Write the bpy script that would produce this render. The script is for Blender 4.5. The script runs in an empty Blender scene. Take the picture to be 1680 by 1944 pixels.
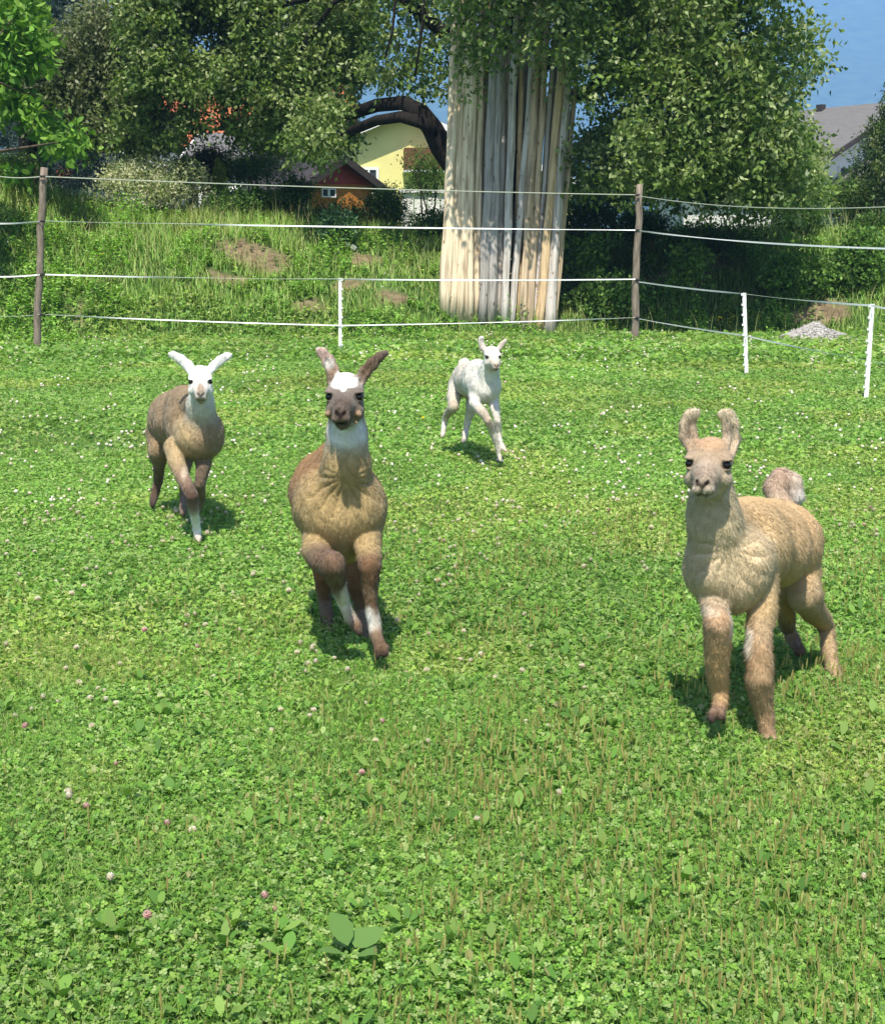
import bpy, math, random
import numpy as np
from mathutils import Vector, Matrix, Quaternion

random.seed(7)
rng = np.random.default_rng(11)
S = bpy.context.scene
COL = S.collection

# ------------------------------------------------------------------ camera, sky, sun
F = 2700.0
PITCH = math.atan(512 / F)
CAMZ = 1.6
cam_d = bpy.data.cameras.new("camera")
cam_d.sensor_fit = 'VERTICAL'
cam_d.sensor_height = 24.0
cam_d.lens = 24.0 * F / 1944.0
cam_d.clip_start = 0.05
cam_d.clip_end = 20000
cam = bpy.data.objects.new("camera", cam_d)
COL.objects.link(cam)
cam.location = (0, 0, CAMZ)
cam.rotation_euler = (math.radians(90) - PITCH, 0, 0)
S.camera = cam

SUN_EL, SUN_AZ = math.radians(61), math.radians(7)       # azimuth to the left of "straight behind the camera"
TO_SUN = Vector((-math.sin(SUN_AZ) * math.cos(SUN_EL), -math.cos(SUN_AZ) * math.cos(SUN_EL), math.sin(SUN_EL)))
w = bpy.data.worlds.new("World")
S.world = w
w.use_nodes = True
nt = w.node_tree
sky = nt.nodes.new('ShaderNodeTexSky')
sky.sky_type = 'NISHITA'
sky.sun_disc = False
sky.sun_elevation = SUN_EL
sky.sun_rotation = math.atan2(TO_SUN.x, TO_SUN.y)
bg = nt.nodes['Background']
bg.inputs['Strength'].default_value = 0.11
nt.links.new(sky.outputs[0], bg.inputs['Color'])
sd = bpy.data.lights.new("sun", 'SUN')
sd.energy = 5.0
sd.angle = math.radians(0.53)
sd.color = (1.0, 0.94, 0.82)
sun = bpy.data.objects.new("sun", sd)
COL.objects.link(sun)
sun.rotation_euler = TO_SUN.to_track_quat('Z', 'Y').to_euler()
S.view_settings.view_transform = 'Standard'
S.view_settings.look = 'None'
S.view_settings.exposure = 0.92
S.view_settings.gamma = 1.0
try:
    S.cycles.max_bounces = 6
    S.cycles.diffuse_bounces = 3
    S.cycles.transmission_bounces = 3
    S.cycles.transparent_max_bounces = 8
    S.cycles.volume_bounces = 2
except Exception:
    pass

# ------------------------------------------------------------------ helpers
CP, SP = math.cos(PITCH), math.sin(PITCH)

def P(px, py, Y):
    """world point seen at photo pixel (px, py) standing Y metres in front of the camera"""
    x = (px - 840) / F
    y = -(py - 972) / F
    d = np.array([x, y * SP + CP, y * CP - SP])
    return np.array([0, 0, CAMZ]) + d * (Y / d[1])

def G(px, py, z=0.0):
    x = (px - 840) / F
    y = -(py - 972) / F
    d = np.array([x, y * SP + CP, y * CP - SP])
    return np.array([0, 0, CAMZ]) + d * ((z - CAMZ) / d[2])

def srgb(r, g, b):
    f = lambda c: (c / 255 / 12.92) if c / 255 <= 0.04045 else ((c / 255 + 0.055) / 1.055) ** 2.4
    return (f(r), f(g), f(b))

_tab = rng.random((256, 256))
def noise2(x, y, s=1.0, seed=0):
    x = np.asarray(x, dtype=float) / s + seed * 17.31
    y = np.asarray(y, dtype=float) / s + seed * 7.77
    xi, yi = np.floor(x).astype(int), np.floor(y).astype(int)
    fx, fy = x - xi, y - yi
    fx, fy = fx * fx * (3 - 2 * fx), fy * fy * (3 - 2 * fy)
    a = _tab[xi & 255, yi & 255]; b = _tab[(xi + 1) & 255, yi & 255]
    c = _tab[xi & 255, (yi + 1) & 255]; d = _tab[(xi + 1) & 255, (yi + 1) & 255]
    return (a * (1 - fx) + b * fx) * (1 - fy) + (c * (1 - fx) + d * fx) * fy
def fbm(x, y, s=1.0, seed=0):
    return (noise2(x, y, s, seed) * .5 + noise2(x, y, s / 2.1, seed + 1) * .3 + noise2(x, y, s / 4.3, seed + 2) * .2)

def sstep(a, b, x):
    t = np.clip((x - a) / (b - a), 0, 1)
    return t * t * (3 - 2 * t)

def tag(o, label=None, cat=None, group=None, kind=None):
    if label: o['label'] = label
    if cat: o['category'] = cat
    if group: o['group'] = group
    if kind: o['kind'] = kind
    return o

def empty(name, loc=(0, 0, 0), rz=0.0):
    o = bpy.data.objects.new(name, None)
    COL.objects.link(o)
    o.empty_display_size = 0.2
    o.location = loc
    o.rotation_euler = (0, 0, rz)
    return o

def link(name, me, mat, parent=None):
    o = bpy.data.objects.new(name, me)
    COL.objects.link(o)
    if mat is not None and not me.materials:
        for m in (mat if isinstance(mat, (list, tuple)) else [mat]):
            me.materials.append(m)
    if parent is not None:
        o.parent = parent
        # meshes here are written in world space: undo the parent's transform
        o.matrix_parent_inverse = (Matrix.Translation(parent.location) @ parent.rotation_euler.to_matrix().to_4x4()).inverted()
    return o

def np_mesh(name, verts, groups, cols=None, smooth=False, normals=None):
    """groups: list of (n,k) index arrays"""
    me = bpy.data.meshes.new(name)
    verts = np.asarray(verts, dtype=np.float32)
    loops = np.concatenate([g.ravel() for g in groups]).astype(np.int32)
    sizes = np.concatenate([np.full(len(g), g.shape[1]) for g in groups]).astype(np.int32)
    starts = np.concatenate([[0], np.cumsum(sizes)[:-1]]).astype(np.int32)
    me.vertices.add(len(verts))
    me.vertices.foreach_set('co', verts.ravel())
    me.loops.add(len(loops))
    me.loops.foreach_set('vertex_index', loops)
    me.polygons.add(len(sizes))
    me.polygons.foreach_set('loop_start', starts)
    try:
        me.polygons.foreach_set('loop_total', sizes)
    except Exception:
        pass
    if smooth:
        me.polygons.foreach_set('use_smooth', np.ones(len(sizes), dtype=bool))
    if cols is not None:
        a = me.color_attributes.new('Col', 'FLOAT_COLOR', 'POINT')
        c = np.ones((len(verts), 4), dtype=np.float32)
        c[:, :3] = cols
        a.data.foreach_set('color', c.ravel())
    me.update()
    if normals is not None:
        me.polygons.foreach_set('use_smooth', np.ones(len(sizes), dtype=bool))
        me.normals_split_custom_set_from_vertices(normals.astype(np.float32).tolist())
    return me

class MB:
    """collects shapes for one mesh"""
    def __init__(s):
        s.v = []; s.f = []; s.n = 0; s.c = []
    def add(s, v, f, c=None):
        v = np.asarray(v, dtype=float)
        s.v.append(v)
        s.f += [tuple(i + s.n for i in q) for q in f]
        s.n += len(v)
        s.c.append(np.tile(np.array(c if c is not None else (1, 1, 1)), (len(v), 1)))
    def hexa(s, p, c=None):
        """8 points: bottom 4 ccw, top 4 ccw"""
        s.add(p, [(3, 2, 1, 0), (4, 5, 6, 7), (0, 1, 5, 4), (1, 2, 6, 5), (2, 3, 7, 6), (3, 0, 4, 7)], c)
    def box(s, x0, x1, y0, y1, z0, z1, c=None, M=None):
        p = np.array([(x0, y0, z0), (x1, y0, z0), (x1, y1, z0), (x0, y1, z0), (x0, y0, z1), (x1, y0, z1), (x1, y1, z1), (x0, y1, z1)], dtype=float)
        if M is not None:
            p = np.array([M @ Vector(q) for q in p])
        s.hexa(p, c)
    def tube(s, pts, rad, n=8, c=None, wob=0.0, seed=0, flat=1.0):
        pts = [np.array(p, dtype=float) for p in pts]
        rr = random.Random(seed)
        ph = [rr.random() * 6.28 for _ in range(4)]
        rings = []
        up = None
        for i, p in enumerate(pts):
            t = pts[min(i + 1, len(pts) - 1)] - pts[max(i - 1, 0)]
            t = t / (np.linalg.norm(t) + 1e-9)
            if up is None:
                up = np.cross(t, (0.3, 1, 0.1)); up /= np.linalg.norm(up)
            a = up - t * np.dot(up, t); a /= np.linalg.norm(a) + 1e-9
            b = np.cross(t, a); up = a
            for k in range(n):
                th = 2 * math.pi * k / n
                r = rad[i] * (1 + wob * (math.sin(2 * th + ph[0] + i * .7) + math.sin(3 * th + ph[1] - i * 1.1)) * .5)
                rings.append(p + a * math.cos(th) * r + b * math.sin(th) * r * flat)
        m = len(pts)
        f = []
        for i in range(m - 1):
            for k in range(n):
                k2 = (k + 1) % n
                f.append((i * n + k, i * n + k2, (i + 1) * n + k2, (i + 1) * n + k))
        f.append(tuple(range(n - 1, -1, -1)))
        f.append(tuple((m - 1) * n + k for k in range(n)))
        s.add(rings, f, c)
    def build(s, name, mat, parent=None, smooth=False, col=False):
        me = bpy.data.meshes.new(name)
        me.from_pydata([tuple(x) for x in np.concatenate(s.v)], [], s.f)
        if smooth:
            me.polygons.foreach_set('use_smooth', [len(p.vertices) < 6 for p in me.polygons])
        if col:
            a = me.color_attributes.new('Col', 'FLOAT_COLOR', 'POINT')
            c = np.ones((s.n, 4), dtype=np.float32); c[:, :3] = np.concatenate(s.c)
            a.data.foreach_set('color', c.ravel())
        me.update()
        return link(name, me, mat, parent)

# ------------------------------------------------------------------ materials
def new_mat(name):
    m = bpy.data.materials.new(name)
    m.use_nodes = True
    n = m.node_tree
    b = n.nodes['Principled BSDF']
    return m, n, b

def col_mat(name, rough=0.6, trans=0.0, spec=0.3, bump=None, var=0.0, varscale=30, sheen=0.0, tint=(1, 1, 1)):
    """base colour from the mesh's own colour attribute"""
    m, n, b = new_mat(name)
    at = n.nodes.new('ShaderNodeAttribute'); at.attribute_name = 'Col'
    src = at.outputs['Color']
    if var > 0:
        tc = n.nodes.new('ShaderNodeTexCoord')
        nz = n.nodes.new('ShaderNodeTexNoise'); nz.inputs['Scale'].default_value = varscale; nz.inputs['Detail'].default_value = 4
        mr = n.nodes.new('ShaderNodeMapRange'); mr.inputs[1].default_value = .3; mr.inputs[2].default_value = .7
        mr.inputs[3].default_value = 1 - var; mr.inputs[4].default_value = 1 + var
        mx = n.nodes.new('ShaderNodeVectorMath'); mx.operation = 'SCALE'
        n.links.new(tc.outputs['Object'], nz.inputs['Vector']); n.links.new(nz.outputs[0], mr.inputs[0])
        n.links.new(src, mx.inputs[0]); n.links.new(mr.outputs[0], mx.inputs['Scale'])
        src = mx.outputs[0]
    n.links.new(src, b.inputs['Base Color'])
    b.inputs['Roughness'].default_value = rough
    b.inputs['Specular IOR Level'].default_value = spec
    if sheen:
        b.inputs['Sheen Weight'].default_value = sheen
        b.inputs['Sheen Roughness'].default_value = .5
    if bump:
        sc, st, stretch = bump
        tc = n.nodes.new('ShaderNodeTexCoord')
        mp = n.nodes.new('ShaderNodeMapping'); mp.inputs['Scale'].default_value = stretch
        nz = n.nodes.new('ShaderNodeTexNoise'); nz.inputs['Scale'].default_value = sc; nz.inputs['Detail'].default_value = 5
        nz.inputs['Distortion'].default_value = .6
        bp = n.nodes.new('ShaderNodeBump'); bp.inputs['Strength'].default_value = st; bp.inputs['Distance'].default_value = .02
        n.links.new(tc.outputs['Object'], mp.inputs[0]); n.links.new(mp.outputs[0], nz.inputs['Vector'])
        n.links.new(nz.outputs[0], bp.inputs['Height']); n.links.new(bp.outputs[0], b.inputs['Normal'])
    if trans > 0:
        tr = n.nodes.new('ShaderNodeBsdfTranslucent')
        hs = n.nodes.new('ShaderNodeMix'); hs.data_type = 'RGBA'; hs.blend_type = 'MULTIPLY'
        hs.inputs[0].default_value = 1.0
        hs.inputs[7].default_value = (1.15, 1.25, .55, 1)
        n.links.new(src, hs.inputs[6]); n.links.new(hs.outputs[2], tr.inputs[0])
        mix = n.nodes.new('ShaderNodeMixShader'); mix.inputs[0].default_value = trans
        out = n.nodes['Material Output']
        n.links.new(b.outputs[0], mix.inputs[1]); n.links.new(tr.outputs[0], mix.inputs[2])
        n.links.new(mix.outputs[0], out.inputs[0])
    return m

def plain_mat(name, c, rough=.7, noise=0.15, scale=8.0, stretch=(1, 1, 1), bump=0.1, spec=.3, c2=None, det=6):
    m, n, b = new_mat(name)
    tc = n.nodes.new('ShaderNodeTexCoord')
    mp = n.nodes.new('ShaderNodeMapping'); mp.inputs['Scale'].default_value = stretch
    nz = n.nodes.new('ShaderNodeTexNoise'); nz.inputs['Scale'].default_value = scale; nz.inputs['Detail'].default_value = det
    cr = n.nodes.new('ShaderNodeValToRGB')
    cr.color_ramp.elements[0].position = .3; cr.color_ramp.elements[1].position = .7
    c2 = c2 or tuple(min(1, x * (1 + noise)) for x in c)
    cr.color_ramp.elements[0].color = (*[x * (1 - noise) for x in c], 1)
    cr.color_ramp.elements[1].color = (*c2, 1)
    n.links.new(tc.outputs['Object'], mp.inputs[0]); n.links.new(mp.outputs[0], nz.inputs['Vector'])
    n.links.new(nz.outputs[0], cr.inputs[0]); n.links.new(cr.outputs[0], b.inputs['Base Color'])
    b.inputs['Roughness'].default_value = rough
    b.inputs['Specular IOR Level'].default_value = spec
    if bump:
        bp = n.nodes.new('ShaderNodeBump'); bp.inputs['Strength'].default_value = bump; bp.inputs['Distance'].default_value = .03
        n.links.new(nz.outputs[0], bp.inputs['Height']); n.links.new(bp.outputs[0], b.inputs['Normal'])
    return m

M_leaf = col_mat('leaf', rough=.6, trans=.32, spec=.2)
M_tleaf = col_mat('tree_leaf', rough=.42, trans=.34, spec=.3)
M_grass = col_mat('grass_blade', rough=.5, trans=.3, spec=.35)
M_fur = col_mat('wool', rough=.95, spec=.05, bump=(38, .55, (1, 1, .55)), var=.16, varscale=24, sheen=.25)
M_hair = col_mat('fur_strand', rough=.9, spec=.05)
M_petal = col_mat('petal', rough=.7, trans=.1, spec=.1)
M_bark = plain_mat('bark', (.018, .015, .013), rough=.95, noise=.5, scale=14, stretch=(1, 1, .35), bump=.9, spec=.1)  # near-black: the shade on the arching limb is put into this colour
M_twig = plain_mat('twig', (.12, .09, .06), rough=.9, noise=.3, scale=20)

# ------------------------------------------------------------------ ground
CREST_X = [-60, -14, -8, -6.5, -4.5, -1.5, 0, 3, 5, 9, 14, 60]
CREST_Z = [2.6, 2.6, 2.5, 2.05, 1.95, 1.65, 1.6, 1.6, 1.7, 1.75, 1.7, 1.7]
START_X = [-60, -9, -5, -2, 1.0, 3, 5, 7, 9, 60]
START_Y = [21.6, 22.0, 22.6, 23.0, 23.6, 24.4, 24.4, 24.2, 22.8, 22.5]
def H(x, y):
    x = np.asarray(x, dtype=float); y = np.asarray(y, dtype=float)
    c = np.interp(x, CREST_X, CREST_Z)
    s = np.interp(x, START_X, START_Y) + (fbm(x, 0 * x, 2.2, 5) - .5) * .8
    t = np.clip((y - s) / 5.0, 0, 1)
    prof = 1 - (1 - t) ** 1.6
    prof = prof * sstep(0, .18, t) ** .5
    z = c * prof
    z = z + (2.0 - c) * sstep(29, 42, y) * (y > 27)
    z = z + (fbm(x, y, 1.3, 9) - .5) * .30 * np.clip(t * 3, 0, 1) * (1 - sstep(30, 50, y))
    z = z + (fbm(x, y, 2.5, 2) - .5) * .05 * (1 - sstep(200, 400, y))
    return z

# bare soil patches on the bank: (px, py, rx px, ry px, depth)
SOIL = [(480, 487, 78, 30, 24.8), (520, 505, 40, 26, 24.3), (425, 528, 40, 14, 24.0), (590, 585, 30, 14, 23.4), (750, 565, 34, 12, 23.6),
        (690, 500, 36, 20, 24.6), (1290, 530, 70, 24, 25.6), (1340, 500, 50, 20, 26), (1560, 600, 62, 20, 24.2), (655, 545, 30, 10, 23.9), (150, 590, 20, 5, 22.7)]
SOIL_W = []
for (px, py, rx, ry, Y) in SOIL:
    # find where the ray meets the ground
    best = None
    for yy in np.arange(19, 32, .05):
        p = P(px, py, yy)
        if p[2] <= float(H(p[0], p[1])):
            best = p; break
    if best is None: best = P(px, py, Y)
    SOIL_W.append((best[0], best[1], rx / F * best[1], max(ry / F * best[1] * 1.8, .25)))
def soil(x, y):
    m = np.zeros_like(np.asarray(x, dtype=float))
    for (sx, sy, rx, ry) in SOIL_W:
        d = np.sqrt(((x - sx) / rx) ** 2 + ((y - sy) / ry) ** 2)
        d = d + (fbm(x, y, .5, 21) - .5) * 1.1
        m = np.maximum(m, 1 - sstep(.7, 1.15, d))
    return m

def onground(px, py):
    for yy in np.arange(2, 60, .04):
        p = P(px, py, yy)
        if p[2] <= float(H(p[0], p[1])):
            return p
    return P(px, py, 40)

def axis(lo, hi, flo, fhi, step, grow=1.25):
    a = list(np.arange(lo, hi + step / 2, step))
    s = step; x = hi; out = []
    while x < fhi:
        s *= grow; x += s; out.append(min(x, fhi))
    s = step; x = lo; pre = []
    while x > flo:
        s *= grow; x -= s; pre.append(max(x, flo))
    return np.array(pre[::-1] + a + out)
gx = axis(-12, 12, -3600, 3600, .2)
gy = axis(1, 34, -300, 4600, .2)
X, Y = np.meshgrid(gx, gy, indexing='ij')
Z = H(X, Y)
sm = soil(X, Y)
nx, ny = X.shape
idx = np.arange(nx * ny).reshape(nx, ny)
quads = np.stack([idx[:-1, :-1], idx[1:, :-1], idx[1:, 1:], idx[:-1, 1:]], -1).reshape(-1, 4)
nn = fbm(X, Y, .8, 3)[..., None]
gcol = np.array([.060, .115, .026]) * (0.7 + .6 * nn)
gfar = np.array([.06, .12, .03]) * np.ones_like(gcol)
far = sstep(30, 60, Y)[..., None]
gcol = gcol * (1 - far) + gfar * far
soilc = np.array([.19, .145, .09]) * (.65 + .7 * fbm(X, Y, .45, 8)[..., None])
gcol = gcol * (1 - sm[..., None]) + soilc * sm[..., None]
me = np_mesh('ground', np.stack([X, Y, Z], -1).reshape(-1, 3), [quads], gcol.reshape(-1, 3), smooth=True)
M_ground = col_mat('ground_soil', rough=.95, spec=.05, bump=(9, .8, (1, 1, 1)), var=.3, varscale=6)
tag(link('ground', me, M_ground), 'green pasture ground rising to a bank behind the fence', 'ground', kind='structure')

# mountain
mx_ = np.linspace(-3400, 3400, 150)
my_ = np.linspace(1900, 4200, 60)
X, Y = np.meshgrid(mx_, my_, indexing='ij')
t = np.clip((Y - 1900) / 1700, 0, 1)
Z = 2 + 600 * t ** .9 * (.8 + .4 * fbm(X, Y, 1500, 31)) + 90 * (fbm(X, Y, 330, 33) - .5) * np.clip(t * 6, 0, 1)
idx = np.arange(X.size).reshape(X.shape)
quads = np.stack([idx[:-1, :-1], idx[1:, :-1], idx[1:, 1:], idx[:-1, 1:]], -1).reshape(-1, 4)
M_mtn = plain_mat('mountain_forest', (.010, .022, .010), rough=1, noise=.5, scale=.035, bump=.0, spec=0, c2=(.07, .12, .05), stretch=(1, 1, 2.2), det=9)
me = np_mesh('mountain', np.stack([X, Y, Z - 3], -1).reshape(-1, 3), [quads], smooth=True)
tag(link('mountain', me, M_mtn), 'forested mountain fading to blue behind the trees', 'mountain', kind='structure')

# ------------------------------------------------------------------ plant scattering (numpy)
def unit(v):
    return v / (np.linalg.norm(v, axis=-1, keepdims=True) + 1e-9)

def leaves(base, u, wdir, L, W, cols, shape='quad', fold=.15):
    """base (n,3) leaf foot, u length direction, wdir width direction"""
    n = len(base)
    L = np.asarray(L).reshape(-1, 1) * np.ones((n, 1)); W = np.asarray(W).reshape(-1, 1) * np.ones((n, 1))
    nrm = unit(np.cross(u, wdir))
    if shape == 'quad':
        prof = [(0, 0, 0), (.45, .5, 1), (1, 0, 0), (.45, -.5, 1)]
    elif shape == 'hex':
        prof = [(0, .08, 0), (.42, .46, 1), (.82, .40, 1), (1, 0, .2), (.82, -.40, 1), (.42, -.46, 1)]
    elif shape == 'ovate':
        prof = [(0, 0, 0), (.2, .33, .7), (.5, .5, 1), (.8, .33, .7), (1, 0, -.6), (.8, -.33, .7), (.5, -.5, 1), (.2, -.33, .7)]
    elif shape == 'blade':
        prof = [(0, .5, 0), (1, 0, 0), (0, -.5, 0)]
    k = len(prof)
    V = np.empty((n, k, 3))
    for i, (a, b, c) in enumerate(prof):
        V[:, i] = base + u * L * a + wdir * W * b + nrm * W * fold * c
    f = np.arange(n * k).reshape(n, k)
    C = np.repeat(cols[:, None, :], k, 1)
    return V.reshape(-1, 3), f, C.reshape(-1, 3)

def blades(base, hgt, wid, lean, cols, segs=3):
    """curved tapering grass blades"""
    n = len(base)
    az = rng.random(n) * 2 * np.pi
    d = np.stack([np.cos(az), np.sin(az), 0 * az], -1)
    fa = rng.random(n) * 2 * np.pi
    wd = np.stack([np.cos(fa), np.sin(fa), 0 * fa], -1)
    V = np.empty((n, segs + 1, 2, 3))
    for s in range(segs + 1):
        t = s / segs
        c = base + d * (lean * hgt * t * t)[:, None] + np.array([0, 0, 1]) * (hgt * (t - .25 * lean * t * t))[:, None]
        ww = (wid * (1 - t ** 1.5) * .5 + .0003)[:, None]
        V[:, s, 0] = c - wd * ww; V[:, s, 1] = c + wd * ww
    idx = np.arange(n * (segs + 1) * 2).reshape(n, segs + 1, 2)
    f = np.stack([idx[:, :-1, 0], idx[:, :-1, 1], idx[:, 1:, 1], idx[:, 1:, 0]], -1).reshape(-1, 4)
    C = np.repeat(cols[:, None, :], (segs + 1) * 2, 1)
    return V.reshape(-1, 3), f, C.reshape(-1, 3)

def merge(parts):
    vs, gs, cs, off = [], [], [], 0
    for v, f, c in parts:
        vs.append(v); gs.append(f + off); cs.append(c); off += len(v)
    return np.concatenate(vs), gs, np.concatenate(cs)

def randdir(n):
    v = rng.normal(size=(n, 3))
    return unit(v)

def pick(n, pal, jit=.15):
    pal = np.array(pal)
    c = pal[rng.integers(0, len(pal), n)]
    return c * (1 + (rng.random((n, 1)) - .5) * 2 * jit)

MIN_W = .36   # half-width of the scattered wedge per metre of depth
def wedge(n, y0, y1, m=MIN_W, extra=.5):
    y = np.sqrt(rng.random(n) * (y1 * y1 - y0 * y0) + y0 * y0)
    x = (rng.random(n) * 2 - 1) * (y * m + extra)
    return x, y

OUTER = False
_wedge = wedge
def wedge(n, y0, y1, m=MIN_W, extra=.5):
    if not OUTER: return _wedge(n, y0, y1, m, extra)
    y = rng.uniform(y0, y1, n)
    inner = np.where(y > 2.3, y * m + extra - .06, 0)
    x = (inner + rng.random(n) * (3.4 + (y <= 2.3) * 1.0)) * np.where(rng.random(n) < .5, -1, 1)
    return x, y
CL = [(.175, .355, .052), (.22, .40, .062), (.135, .295, .045), (.275, .43, .09), (.075, .18, .03), (.21, .365, .095), (.34, .45, .16)]
GR = [(.22, .39, .07), (.28, .43, .09), (.17, .32, .06), (.36, .44, .15)]
parts = []
def clover(n, y0, y1, s, shape, hscale=1.0):
    x, y = wedge(n, y0, y1)
    h = H(x, y)
    dens = fbm(x, y, .5, 41)
    lush = fbm(x, y, 1.6, 44)
    dens2 = fbm(x, y * .8, 1.1, 49)
    keep = rng.random(n) < np.clip(.45 + 1.1 * dens, .3, 1) * np.clip(1.25 - 2.2 * np.clip(dens2 - .52, 0, 1) * 2.2, .25, 1)
    x, y, h, dens, lush = x[keep], y[keep], h[keep], dens[keep], lush[keep]
    n = len(x)
    if hscale > 2: hscale = 1 + (hscale - 1) * sstep(18.6, 20.8, y + 1.6 * (fbm(x, y, .9, 88) - .5) + .02 * x * x)
    top = (.006 + .024 * rng.random(n) ** .8) * (.5 + 1.0 * fbm(x, y, .22, 43)) * hscale
    ctr = np.stack([x, y, h + top], -1)
    # leaf plane normal leans a little at random
    nrm = unit(np.array([0, -.15, 1]) + rng.normal(size=(n, 3)) * np.array([.40, .40, .12]))
    a0 = rng.random(n) * 2 * np.pi
    ref = unit(np.cross(nrm, randdir(n)))
    ref2 = np.cross(nrm, ref)
    tone = pick(n, CL, .22) * (.68 + .62 * lush)[:, None]
    yellow = sstep(.48, .7, fbm(x, y, 1.1, 47))[:, None]
    tone = tone * (1 + yellow * np.array([.30, .06, 0.1]))
    sz = s * (.7 + .6 * rng.random(n))
    for k in range(3):
        a = a0 + k * 2 * np.pi / 3
        u = unit(ref * np.cos(a)[:, None] + ref2 * np.sin(a)[:, None] + nrm * (.25 * rng.random((n, 1)) - .05))
        wd = unit(np.cross(nrm, u))
        parts.append(leaves(ctr, u, wd, sz, sz * .95, tone, shape, fold=.12))
clover(128000, 2.2, 5.6, .0087, 'hex')
clover(140000, 5.6, 10.5, .0118, 'quad')
clover(95000, 10.5, 17.5, .0195, 'quad')
clover(36000, 16.5, 19.5, .025, 'quad', 1.2)
clover(40000, 18.4, 23.8, .038, 'quad', 4.6)
def lawn(n, y0, y1, hh, ww, lean=.7):
    x, y = wedge(n, y0, y1)
    h = H(x, y)
    hg = hh * (.5 + .8 * rng.random(n)) * (.6 + .8 * fbm(x, y, .5, 51))
    if hh > .1: hg = hg * (.3 + .7 * sstep(19.2, 21.2, y + 1.6 * (fbm(x, y, .9, 88) - .5)))
    c = pick(n, GR, .2)
    yellow = sstep(.45, .7, fbm(x, y, 1.1, 47))[:, None]
    c = c * (1 + yellow * np.array([.30, .05, 0.2]))
    parts.append(blades(np.stack([x, y, h], -1), hg, ww * (.6 + .7 * rng.random(n)), lean * rng.random(n) ** 1.2, c, 2))
lawn(170000, 2.2, 5.6, .036, .0028, 1.1)
lawn(95000, 5.6, 11, .034, .005, 1.0)
lawn(80000, 11, 20.5, .034, .009)
lawn(40000, 18.8, 24, .13, .012)
# scattered odd leaves of other meadow herbs
for (n_, ya, yb, sz) in [(26000, 2.2, 5.6, .021), (22000, 5.6, 11, .026), (14000, 11, 19, .034)]:
    x, y = wedge(n_, ya, yb)
    kk = rng.random(n_) < .25 + .9 * sstep(.4, .65, fbm(x, y, .7, 55))
    x, y = x[kk], y[kk]; n_ = len(x)
    a = rng.random(n_) * 6.28; el = rng.random(n_) * 1.1
    u = np.stack([np.cos(a) * np.cos(el), np.sin(a) * np.cos(el), np.sin(el)], -1)
    wd = unit(np.stack([-np.sin(a), np.cos(a), .5 * rng.normal(size=n_)], -1))
    Lh = sz * (.6 + .9 * rng.random(n_))
    parts.append(leaves(np.stack([x, y, H(x, y) + .006 + .016 * rng.random(n_)], -1), u, wd, Lh, Lh * (.3 + .4 * rng.random(n_)), pick(n_, CL + GR + [(.36, .40, .17), (.34, .33, .14), (.08, .17, .03)], .22), 'hex' if yb < 6 else 'quad', .15))
OUTER = True
clover(80000, 1.3, 9.0, .020, 'quad')
clover(50000, 9.0, 23.5, .030, 'quad')
lawn(60000, 1.3, 10, .036, .006, 1.0)
lawn(40000, 10, 23, .045, .011, 1.0)
OUTER = False
v, g, c = merge(parts)
me = np_mesh('clover_grass', v, g, c)
tag(link('clover_grass', me, M_leaf), 'short green clover and grass carpeting the whole meadow', 'meadow', kind='stuff')

# plantain: broad leaves and seed spikes, mostly near the camera
parts = []
x, y = wedge(900, 2.3, 7.5)
keep = rng.random(len(x)) < np.clip(1.9 - y * .24, .04, 1) * (.3 + 1.2 * sstep(.4, .65, fbm(x, y, .9, 61)))
x, y = x[keep], y[keep]
for xi, yi in zip(x, y):
    k = random.randint(3, 7)
    a = rng.random() * 6.28 + np.arange(k) * 2 * np.pi / k + rng.normal(size=k) * .3
    el = .25 + .75 * rng.random(k)
    u = np.stack([np.cos(a) * np.cos(el), np.sin(a) * np.cos(el), np.sin(el)], -1)
    wd = unit(np.stack([-np.sin(a), np.cos(a), .25 * rng.normal(size=k)], -1))
    z = float(H(xi, yi))
    b = np.array([xi, yi, z + .008 + .015 * rng.random()]) + u * .015
    L = (.022 + .034 * rng.random(k))
    c = pick(k, [(.12, .26, .045), (.17, .31, .06), (.10, .21, .04), (.20, .32, .07)], .2)
    parts.append(leaves(b, u, wd, L, L * (.4 + .25 * rng.random(k)), c, 'ovate', .2))
v, g, c = merge(parts)
tag(link('plantain_leaves', np_mesh('plantain_leaves', v, g, c), M_leaf), 'broad oval plantain leaves growing among the clover nearest the camera', 'plantain', kind='stuff')
parts = []
x, y = wedge(26000, 2.3, 8.5)
rt = sstep(-1.2, .9, x / y * 4)
keep = rng.random(len(x)) < (.10 + .9 * rt) * (.15 + 1.2 * sstep(.42, .66, fbm(x, y, .6, 63))) * np.clip(1.8 - .2 * y, .1, 1)
x, y = x[keep], y[keep]
n = len(x)
b = np.stack([x, y, H(x, y)], -1)
hg = .05 + .055 * rng.random(n)
ln = rng.normal(size=(n, 2)) * .13
u = unit(np.stack([ln[:, 0], ln[:, 1], np.ones(n)], -1))
for q in range(2):
    a = rng.random(n) * 3.14 + q * 1.57
    wd = np.stack([np.cos(a), np.sin(a), 0 * a], -1)
    parts.append(leaves(b, u, wd, hg * .55, .0018, pick(n, [(.16, .24, .06)], .1), 'quad', 0))
    parts.append(leaves(b + u * (hg * .5)[:, None], u, wd, hg * .5, .0058, pick(n, [(.38, .38, .12), (.36, .31, .11), (.44, .42, .16)], .2), 'hex', 0))
v, g, c = merge(parts)
tag(link('plantain_spikes', np_mesh('plantain_spikes', v, g, c), M_leaf), 'thin upright olive brown plantain seed spikes in the near meadow', 'seed spikes', kind='stuff')

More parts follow.
